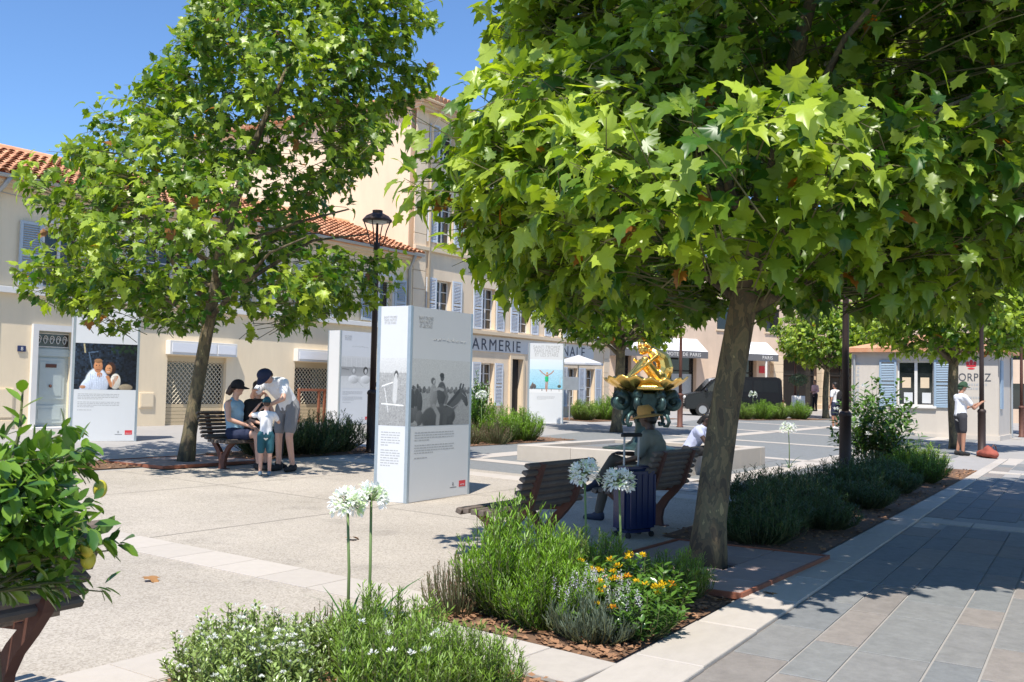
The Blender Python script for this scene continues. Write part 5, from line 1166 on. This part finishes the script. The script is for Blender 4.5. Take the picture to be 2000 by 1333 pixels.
# agapanthus: bare stems with a ball of small white trumpets, strap leaves at the base
def agapanthus(x, y, h, hr, label, leaves=12, tiltx=0, scale=1):
    e = empty('agapanthus', gpos(x, y), 0, label, 'flower', 'white agapanthus flowers'); r = np.random.default_rng(int(x * 100 + y * 10))
    top = np.array([tiltx, .02, h]); s = MB(); s.tube([(0, 0, 0), (tiltx * .3, .0, h * .5), tuple(top)], [.011, .009, .008], 7); sm = s.mesh('stem', True); sm.materials.append(STEM); inst('stem', sm, e)
    P = []; T = []; C = []; S = []; st = MB()
    for k in range(46):
        d = r.normal(0, 1, 3); d[2] = abs(d[2]) * 1.0 - .35; d /= np.linalg.norm(d); q = hr * r.uniform(.72, 1.0); p = top + d * q; st.tube([top, top + d * q * .6 + [0, 0, .01], p], .0022, 3, False)
        ax_ = np.cross(d, [0, 0, 1.]); ax_ /= np.linalg.norm(ax_) + 1e-6; bx = np.cross(d, ax_)
        for j in range(6):
            a = j * 1.047; v_ = ax_ * math.cos(a) + bx * math.sin(a); P.append(p + v_ * .004); T.append(d * .75 + v_ * .75); C.append(np.array([.80, .80, .78]) if r.uniform() < .8 else np.array([.55, .66, .40])); S.append(.045)
    P, T, C, S = map(np.array, (P, T, C, S)); me = leaf_cloud('florets', P, orient(T, np.tile([0, 0, 1.], (len(P), 1)) + r.normal(0, .2, (len(P), 3))), S, C, OVAL, M['petal']); o = inst('flower_head', me, e); pm = st.mesh('pedicels'); pm.materials.append(STEM); inst('pedicels', pm, o)
    bt = blade(.028, .55, 4)
    for k in range(leaves):
        a = r.uniform(0, 6.28); el = r.uniform(.6, 1.2); d = np.array([[math.cos(a) * math.cos(el), math.sin(a) * math.cos(el), math.sin(el)]]); R = orient(d, np.array([[-d[0, 0] * .5, -d[0, 1] * .5, 1.]])); lm = np_mesh('strap_leaf', bt[0], bt[1], np.tile([[.05, .13, .03]], (len(bt[0]), 1))); lm.materials.append(M['leafg'])
        o = bpy.data.objects.new('strap_leaf', lm); o.matrix_basis = Matrix(R[0].tolist()).to_4x4() @ Matrix.Scale(r.uniform(.3, .5), 4); link(o, e)
    return e
STEM = mat('green_stem', (.13, .20, .06), .6)
agapanthus(4.44, 4.10, .78, .088, 'tall white agapanthus, left of the pair rising from the rosemary', 8, -.01); agapanthus(4.54, 4.03, .80, .092, 'tall white agapanthus, right of the pair rising from the rosemary', 8, .02)
agapanthus(6.72, 3.78, .84, .115, 'white agapanthus in the shade, left one before the suitcase', 14); agapanthus(6.85, 3.55, .80, .115, 'white agapanthus in the shade, right one before the suitcase', 14)
agapanthus(19.2, 6.3, .75, .16, 'single agapanthus in the paved square beyond the long bed', 6); agapanthus(44.0, 16.9, 1.15, .2, 'white agapanthus before the black van, left one', 4); agapanthus(45.0, 16.5, 1.15, .2, 'white agapanthus before the black van, right one', 4)
agapanthus(19.1, 13.6, 1.1, .12, 'white agapanthus rising from the middle bed before the title totem', 6); agapanthus(18.9, 5.0, .95, .15, 'white agapanthus among the citrus leaves, lower one', 6); agapanthus(20.0, 5.2, .95, .15, 'white agapanthus among the citrus leaves, upper one', 6)
# lemon tree in the left foreground: branches, single glossy leaves, ripening lemons
le = empty('lemon_tree', (1.86, 3.30, G(0, 3.2) - .07), 0, 'small lemon tree with glossy leaves and yellowing lemons in the left foreground', 'tree')
r = np.random.default_rng(77); tr = MB(); tr.tube([(0, 0, -.05), (.03, .02, .4), (0, .05, .8), (.02, .02, 1.3)], [.03, .026, .022, .012], 8); tr.build('trunk', M['bark'], le, True)
P = []; T = []; N = []; S = []; C = []; br = MB()
for k in range(105):
    az = r.uniform(0, 6.28); h0 = r.uniform(.85, 1.28); d = np.array([math.cos(az), math.sin(az), r.uniform(-.12, .7)]); d /= np.linalg.norm(d); L = r.uniform(.2, .40) * (1.05 if h0 < 1.15 else .8); p0 = np.array([0, .03, h0]); p1 = p0 + d * L * .6; p2 = p0 + d * L + [0, 0, -.02]; br.tube([p0, p1, p2], [.005, .004, .002], 4, False)
    for j in range(24):
        t = r.uniform(.25, 1.05); p = p0 + d * L * t; s = np.cross(d, r.normal(0, 1, 3)); s /= np.linalg.norm(s); P.append(p + s * .01); T.append(s * .8 + d * .6 + [0, 0, -.25]); N.append([0, 0, 1] + r.normal(0, .35, 3) + d * .4); S.append(r.uniform(.05, .092)); y = r.uniform() ** 1.3; C.append(np.array([.05, .125, .02]) * (1 - y) + np.array([.20, .34, .04]) * y)
for k in range(8):     # young shoot rising at the top
    t = k / 8; P.append(np.array([.03 + .05 * t, -.02 + .07 * t, .1 + 1.22 + .24 * t])); a = k * 2.4; T.append([math.cos(a), math.sin(a), .7]); N.append([0, 0, 1.]); S.append(.085); C.append([.17, .30, .03])
br.tube([(.02, .02, 1.2), (.05, .0, 1.4), (.09, .06, 1.57)], [.008, .006, .003], 5); br.build('branches', M['gtwig'], le)['kind'] = 'stuff'
P, T, N, S, C = (np.array(q, float) for q in (P, T, N, S, C)); R = orient(T, N); w_ = P + np.array(le.location); d = w_ - np.array(CP); z = d @ np.array(CF); px = 1000 + 1944 * (d @ np.array(CR)) / z; sc = np.where((px > -40) & (z > .3), S / z, 0); sel = np.zeros(len(P), bool); sel[np.argsort(-sc)[:280]] = True
lms = []
for k in range(5):
    y = k / 4; me = np_mesh('leaf', *OVAL, np.tile([np.array([.05, .125, .02]) * (1 - y) + np.array([.20, .34, .04]) * y], (9, 1))); me.materials.append(M['leafg']); lms.append(me)
for i in np.where(sel)[0]:
    ob = bpy.data.objects.new('leaf', lms[min(4, max(0, int((C[i, 0] - .05) / .031)))]); ob.matrix_basis = Matrix.Translation(P[i]) @ Matrix(R[i].tolist()).to_4x4() @ Matrix.Scale(S[i], 4); link(ob, le)
me = leaf_cloud('crown', P[~sel], R[~sel], S[~sel], C[~sel], OVAL, M['leafg']); o = inst('crown', me, le); o['kind'] = 'stuff'
lm_ = mat('lemon_rind', (.62, .52, .05), .4, var=.5, scale=9, col2=(.30, .38, .05), bump=.2, bscale=150)
for x, y, z in ((.22, -.16, 1.0), (.25, -.12, .95), (.36, .10, .96), (.14, -.20, 1.1), (.42, .08, 1.17)):
    MB().ell((x, y, z), (.026, .026, .034), 12, 9).build('lemon', lm_, le, True)
# clipped olive head in the planter
P = r.normal(0, 1, (700, 3)); P /= np.linalg.norm(P, axis=1, keepdims=True); P = P * [.5, .5, .32] * r.uniform(.75, 1.05, (700, 1)) + [0, 0, 2.0]
me = leaf_cloud('crown', P, orient(r.normal(0, 1, (700, 3)), P - [0, 0, 2.0]), r.uniform(.07, .12, 700), np.tile([[.09, .13, .07]], (700, 1)) * r.uniform(.7, 1.2, (700, 1)), OVAL, M['leafs']); o = inst('crown', me, ol); o['kind'] = 'stuff'
# fallen plane leaves on the paving
r = np.random.default_rng(3); dry = mat('dry_leaf', (.34, .17, .06), .8)
for (x, y, lab) in ((8.4, 5.0, 'dry brown leaf on the concrete between the two near benches'), (7.4, 2.58, 'dry brown leaf on the kerb stone by the big tree'), (6.9, 6.4, 'dry brown leaf on the concrete left of the empty bench'), (4.6, 6.2, 'dry brown leaf alone on the sunny concrete'), (12.6, 2.9, 'dry brown leaf on the far kerb beside the dark shrubs')):
    V, F = LEAVES[1]; me = np_mesh('fallen_leaf', V, F); me.materials.append(dry); o = bpy.data.objects.new('fallen_leaf', me); o.location = (x, y, G(x, y) + .035); o.rotation_euler = (r.uniform(-.2, .2), r.uniform(-.2, .2), r.uniform(0, 6)); o.scale = (.13,) * 3; link(o)
    tag(o, lab, 'leaf', 'fallen dry leaves')
# ------------------------------------------------------------------ people
def lerp(a, b, t): return tuple(a[i] + (b[i] - a[i]) * t for i in range(3))
STAND = dict(pelvis=(0, 0, .95), waist=(0, 0, 1.10), chest=(.01, 0, 1.30), neck=(.0, 0, 1.47), head=(.03, 0, 1.64), sl=(0, .185, 1.41), sr=(0, -.185, 1.41), el=(-.02, .24, 1.13), er=(-.02, -.24, 1.13), wl=(.06, .25, .88), wr=(.06, -.25, .88),
    hl=(0, .095, .92), hr=(0, -.095, .92), kl=(.02, .10, .50), kr=(.02, -.10, .50), al=(0, .10, .08), ar=(0, -.10, .08), look=(1, 0, -.05))
def person(label, loc, heading, pose, skin, top, bottom, hair, scale=1.0, sleeve=.55, shorts=.6, cap=None, hat=None, shoes=M['rubber'], female=False, seat=None, capback=False):
    J = dict(STAND); J.update(pose); e = empty('person', loc, heading, label, 'person'); e.scale = (scale,) * 3
    fw = Vector(J['look']).normalized(); hd = Vector(J['head']); upv = (hd - Vector(J['neck'])).normalized(); sd = upv.cross(fw).normalized()
    def limb(pr, a, b, c, r0, r1, r2): pr += [('c', a, b, r0, r1), ('c', b, c, r1 * .97, r2)]
    B = [('c', J['pelvis'], J['waist'], .135, .115), ('c', J['waist'], J['chest'], .115, .135), ('c', lerp(J['sl'], J['sr'], .12), lerp(J['sl'], J['sr'], .88), .065, .065), ('c', lerp(J['chest'], J['sl'], .6), lerp(J['chest'], J['sr'], .6), .095, .095), ('c', J['chest'], J['neck'], .10, .055), ('c', J['neck'], tuple(hd - upv * .03), .055, .052)]
    Rm = Matrix((fw, sd, upv)).transposed()
    H = lambda x, y, z: tuple(hd + fw * x + sd * y + upv * z)
    B += [('e', H(-.012, 0, .03), (.096, .076, .092), Rm), ('e', H(.03, 0, -.045), (.062, .055, .07), Rm), ('e', H(.094, 0, -.012), (.018, .012, .02), Rm), ('e', H(-.01, .078, -.005), (.02, .012, .03), Rm), ('e', H(-.01, -.078, -.005), (.02, .012, .03), Rm), ('e', H(.075, 0, -.075), (.02, .025, .015), Rm)]
    for s in ('l', 'r'):
        limb(B, J['s' + s], J['e' + s], J['w' + s], .052, .040, .028)
        el, wr = Vector(J['e' + s]), Vector(J['w' + s]); d = (wr - el).normalized(); sg = 1 if s == 'l' else -1
        px_ = d.cross(Vector((0, 0, 1))); px_ = px_.normalized() if px_.length > .1 else Vector((1, 0, 0)); pn = px_.cross(d)
        B.append(('e', tuple(wr + d * .05), (.026, .042, .05), Matrix((pn, px_, d)).transposed()))
        for k in range(4): o_ = px_ * (-.03 + .02 * k); b0 = wr + d * .085 + o_; b1 = b0 + d * (.045 - .005 * abs(k - 1.5)) - pn * .008; B += [('c', tuple(b0), tuple(b1), .0105, .010), ('c', tuple(b1), tuple(b1 + d * .02 - pn * .022), .010, .009)]
        B.append(('c', tuple(wr + d * .03 + px_ * .035 * sg), tuple(wr + d * .075 + px_ * .062 * sg - pn * .01), .013, .010))
        limb(B, J['h' + s], J['k' + s], J['a' + s], .085, .058, .038)
        a = Vector(J['a' + s]); kf = Vector(J.get('f' + s, (1, 0, 0))).normalized(); B += [('c', tuple(a - kf * .03 - Vector((0, 0, .03))), tuple(a + kf * .14 - Vector((0, 0, .045))), .036, .028)]
    B += [('e', J['pelvis'], (.13, .16, .12))]
    if female: B += [('e', tuple(Vector(lerp(J['chest'], J['waist'], .2)) + fw * .07 + sd * .07), (.06, .06, .06)), ('e', tuple(Vector(lerp(J['chest'], J['waist'], .2)) + fw * .07 - sd * .07), (.06, .06, .06))]
    blob('body', B, skin, e, .0135, 4)
    S = [('c', J['pelvis'], J['waist'], .152, .135), ('c', J['waist'], J['chest'], .135, .152), ('c', lerp(J['chest'], J['sl'], .6), lerp(J['chest'], J['sr'], .6), .110, .110)]
    if sleeve > 0: S += [('c', J['chest'], lerp(J['chest'], J['neck'], .82), .12, .078), ('c', lerp(J['sl'], J['sr'], .1), lerp(J['sl'], J['sr'], .9), .078, .078)]
    for s in ('l', 'r'):
        if sleeve > 0: S.append(('c', J['s' + s], lerp(J['s' + s], J['e' + s], min(sleeve, 1)), .068, .066 if sleeve < 1 else .05))
        if sleeve > 1: S.append(('c', J['e' + s], lerp(J['e' + s], J['w' + s], sleeve - 1), .05, .04))
    if female: S += [('e', tuple(Vector(lerp(J['chest'], J['waist'], .2)) + fw * .07 + sd * .07), (.075, .075, .075)), ('e', tuple(Vector(lerp(J['chest'], J['waist'], .2)) + fw * .07 - sd * .07), (.075, .075, .075))]
    blob('shirt', S, top, e, .0135, 4)
    if sleeve == 0:
        b = MB()
        for s in ('l', 'r'): q = lerp(J['sl'], J['sr'], .28 if s == 'l' else .72); b.tube([tuple(Vector(lerp(J['chest'], q, .55)) + Vector((.10, 0, .02))), tuple(Vector(q) + Vector((0, 0, .082))), tuple(Vector(lerp(J['chest'], q, .5)) + Vector((-.11, 0, .02)))], .02, 6)
        b.build('straps', top, e, True)
    T = [('e', J['pelvis'], (.152, .178, .14)), ('c', J['pelvis'], lerp(J['pelvis'], J['waist'], .6), .15, .138)]
    for s in ('l', 'r'):
        T.append(('c', J['h' + s], lerp(J['h' + s], J['k' + s], min(1, shorts)), .105, .088 if shorts < 1 else .072))
        if shorts > 1: T.append(('c', J['k' + s], lerp(J['k' + s], J['a' + s], shorts - 1), .072, .055))
    blob('trousers' if shorts > 1 else 'shorts', T, bottom, e, .0135, 4)
    for s in ('l', 'r'):
        a = Vector(J['a' + s]); kf = Vector(J.get('f' + s, (1, 0, 0))).normalized(); dn = Vector((0, 0, 1))
        blob('shoe', [('c', tuple(a - kf * .035 - dn * .025), tuple(a + kf * .15 - dn * .04), .048, .040), ('c', tuple(a - kf * .03), tuple(a + kf * .03 - dn * .01), .05, .047)], shoes, e, .012, 3)
    hm = hair
    blob('hair', [('e', H(-.03, 0, .045), (.100, .086, .088), Rm)] + ([('e', H(-.10, 0, -.03), (.05, .06, .09), Rm), ('c', H(-.11, 0, .02), H(-.15, 0, -.08), .035, .02)] if female else [('e', H(-.055, 0, -.01), (.062, .078, .07), Rm)]), hm, e, .012, 3)
    b = MB()
    for sg in (-1, 1): b.ell(H(.080, sg * .032, .012), (.010, .013, .009), 8, 6)
    b.build('eyes', M['rubber'], e)
    if cap or hat:
        m = cap or hat; b = MB(); n = 18; vs = []; fs = []; rows = 6
        rx, ry, hh = (.112, .096, .11) if cap else (.108, .092, .115)
        for i in range(rows):
            t = i / (rows - 1) * math.pi / 2; 
            for j in range(n): a = 2 * math.pi * j / n; vs.append(H(-.015 + rx * math.cos(a) * math.cos(t), ry * math.sin(a) * math.cos(t), .045 + hh * (math.sin(t) if cap else min(1, math.sin(t) * 1.25))))
        for i in range(rows - 1):
            for j in range(n): fs.append((i * n + j, i * n + (j + 1) % n, (i + 1) * n + (j + 1) % n, (i + 1) * n + j))
        b.add(vs, fs); o = b.build('cap' if cap else 'straw_hat', m, e, True); br = MB(); vs = []; fs = []
        for i, (q, dz) in enumerate(((.98, .0), (1.3, -.012), (1.75, -.03))):
            for j in range(n):
                a = 2 * math.pi * j / n; f_ = q if hat else 1 + (q - .98) * max(0, math.cos(a)) ** .7 * 1.05; vs.append(H(-.015 + rx * math.cos(a) * f_, ry * math.sin(a) * (f_ if hat else 1 + (f_ - 1) * .25), .047 + dz))
        vs += [tuple(Vector(v_) - upv * .006) for v_ in vs]
        for i in range(2):
            for j in range(n): q = (i * n + j, i * n + (j + 1) % n, (i + 1) * n + (j + 1) % n, (i + 1) * n + j); fs += [q, tuple(k + 3 * n for k in q[::-1])]
        fs += [(2 * n + j, 2 * n + (j + 1) % n, 5 * n + (j + 1) % n, 5 * n + j) for j in range(n)]
        br.add(vs, fs); br.build('brim', m, o, True)
    return e
navy = cloth('navy_cotton', (.018, .025, .06)); blk = cloth('black_cotton', (.014, .014, .016)); greysh = cloth('grey_shorts', (.22, .22, .23)); teal = cloth('teal_cotton', (.02, .10, .13)); lblue = cloth('pale_blue_top', (.30, .47, .58)); khaki = cloth('sage_shirt', (.22, .225, .185)); pink = cloth('pink_shirt', (.66, .42, .45)); straw = mat('straw', (.55, .30, .08), .85, var=.5, scale=40); brownh = mat('brown_hair', (.06, .03, .018), .6); blackh = mat('black_hair', (.012, .010, .009), .55); lilac = cloth('pale_lilac_top', (.52, .55, .74)); dgrey = cloth('charcoal_shorts', (.04, .04, .045)); olive = cloth('brown_trousers', (.11, .09, .07)); shoe_n = mat('navy_shoe', (.02, .025, .05), .6); shoe_b = mat('blue_shoe', (.10, .16, .22), .6)
SITL = dict(pelvis=(0, 0, .56), waist=(-.02, 0, .70), chest=(-.04, 0, .91), neck=(-.03, 0, 1.08), head=(.01, 0, 1.25), sl=(-.04, .175, 1.02), sr=(-.04, -.175, 1.02), el=(.02, .25, .78), er=(.02, -.25, .78), wl=(.24, .13, .68), wr=(.24, -.12, .68), hl=(.02, .10, .53), hr=(.02, -.10, .53), kl=(.43, .12, .54), kr=(.43, -.10, .55), al=(.42, .12, .08), ar=(.40, -.10, .08))
g0 = lambda x, y: (x, y, G(x, y))
person('seated woman in a pale blue top, navy shorts and black cap', g0(10.42, 12.06), math.radians(-72), {**SITL, 'kl': (.42, .08, .56), 'al': (.52, .05, .08), 'kr': (.43, -.09, .55), 'ar': (.48, -.10, .08), 'look': (.75, .65, -.05), 'wl': (.28, .06, .66), 'wr': (.26, -.08, .68)}, M['skin'], lblue, navy, brownh, .98, 0, .62, cap=blk, female=True)
person('person in black clothes sitting on the bench behind the child', g0(10.86, 12.06), math.radians(-95), {**SITL, 'el': (.14, .22, .80), 'wl': (.12, .10, 1.08), 'wr': (.22, -.1, .70), 'look': (1, .2, -.3)}, M['skin'], blk, blk, brownh, .98, 1.2, 1.7)
person('father in a white T-shirt and grey shorts bending over the child', g0(10.72, 11.30), math.radians(188), dict(pelvis=(-.06, 0, .98), waist=(.02, 0, 1.11), chest=(.20, 0, 1.25), neck=(.35, 0, 1.33), head=(.47, 0, 1.39), sl=(.27, .18, 1.31), sr=(.27, -.18, 1.31), el=(.40, .27, 1.08), er=(.46, -.24, 1.10), wl=(.54, .12, .98), wr=(.62, -.08, 1.18), hl=(-.05, .10, .94), hr=(-.05, -.10, .94), kl=(.05, .12, .52), kr=(.0, -.11, .51), al=(-.04, .13, .08), ar=(-.03, -.12, .08), look=(.75, 0, -.75)), M['skin'], M['white'], greysh, brownh, 1.03, .6, .75, cap=navy)
person('small child seen from behind in a white T-shirt, teal shorts and teal cap', g0(10.05, 10.98), math.radians(48), dict(head=(.0, 0, 1.66), el=(.06, .36, 1.36), wl=(.06, .20, 1.58), er=(.14, -.28, 1.22), wr=(.24, -.12, 1.36), sl=(0, .165, 1.40), sr=(0, -.165, 1.40)), M['skin'], M['white'], teal, brownh, .635, .55, .8, cap=teal, shoes=shoe_b)
person('man in a straw hat and sage shirt sitting cross-legged on the shaded bench', g0(10.12, 4.93), math.radians(97), {**SITL, 'chest': (-.08, 0, .90), 'neck': (-.05, 0, 1.06), 'head': (.01, 0, 1.22), 'kr': (.42, -.02, .72), 'hr': (.02, -.10, .56), 'ar': (.52, .20, .48), 'fr': (.6, .6, -.3), 'kl': (.44, .12, .54), 'al': (.55, .12, .08), 'wl': (.30, .06, .70), 'wr': (.30, -.02, .80), 'look': (1, -.1, -.15)}, M['skind'], khaki, olive, blackh, .96, .8, 1.9, hat=straw, shoes=shoe_n)
person('young woman with tied-up dark hair sitting forward on the stone plinth', (16.06, 7.02, G(0, 7) - .11), math.radians(-78), {**SITL, 'waist': (.06, 0, .69), 'chest': (.17, 0, .86), 'neck': (.26, 0, 1.00), 'head': (.33, 0, 1.14), 'sl': (.19, .16, .95), 'sr': (.19, -.16, .95), 'el': (.34, .20, .72), 'er': (.34, -.20, .72), 'wl': (.58, .10, .70), 'wr': (.60, -.08, .70), 'look': (1, 0, -.05), 'kl': (.42, .12, .60), 'kr': (.42, -.10, .60), 'al': (.36, .12, .19), 'ar': (.34, -.10, .19)}, M['skind'], lilac, blk, blackh, .95, .35, .8, female=True, shoes=shoe_n)
person('man in a white T-shirt and dark shorts leaning on the lamp post by the kiosk', (27.80, 4.66, G(0, 4.6)), math.radians(-50), dict(chest=(.03, 0, 1.30), head=(.06, 0, 1.64), el=(.22, .22, 1.12), wl=(.46, .10, 1.24), er=(.24, -.18, 1.14), wr=(.50, -.05, 1.28), look=(1, 0, -.1), kl=(.05, .1, .5), al=(-.02, .1, .08)), M['skint'], M['white'], dgrey, cloth('green_cap', (.03, .07, .035)), 1.07, .6, .75, cap=cloth('green_cap_brim', (.03, .07, .035)))
bp_ = person('man with a dark backpack in white T-shirt and navy shorts far across the square', g0(39.3, 11.1), math.radians(70), {}, M['skint'], M['white'], navy, blackh, 1.05, .6, .8, shoes=M['white'])
blob('backpack', [('e', (-.20, 0, 1.22), (.10, .16, .23)), ('e', (-.27, 0, 1.12), (.06, .12, .12)), ('c', (-.02, .13, 1.42), (-.14, .13, 1.40), .02, .02), ('c', (-.02, -.13, 1.42), (-.14, -.13, 1.40), .02, .02), ('c', (.10, .13, 1.30), (-.02, .13, 1.43), .018, .018), ('c', (.10, -.13, 1.30), (-.02, -.13, 1.43), .018, .018)], blk, bp_, .02, 3)
person('waiter in a pink shirt standing at the hotel entrance', (56.2, 17.0, .66), math.radians(150), dict(wl=(.2, .1, 1.1), wr=(.2, -.1, 1.1)), M['skint'], pink, blk, blackh, 1.0, 1.5, 1.9)
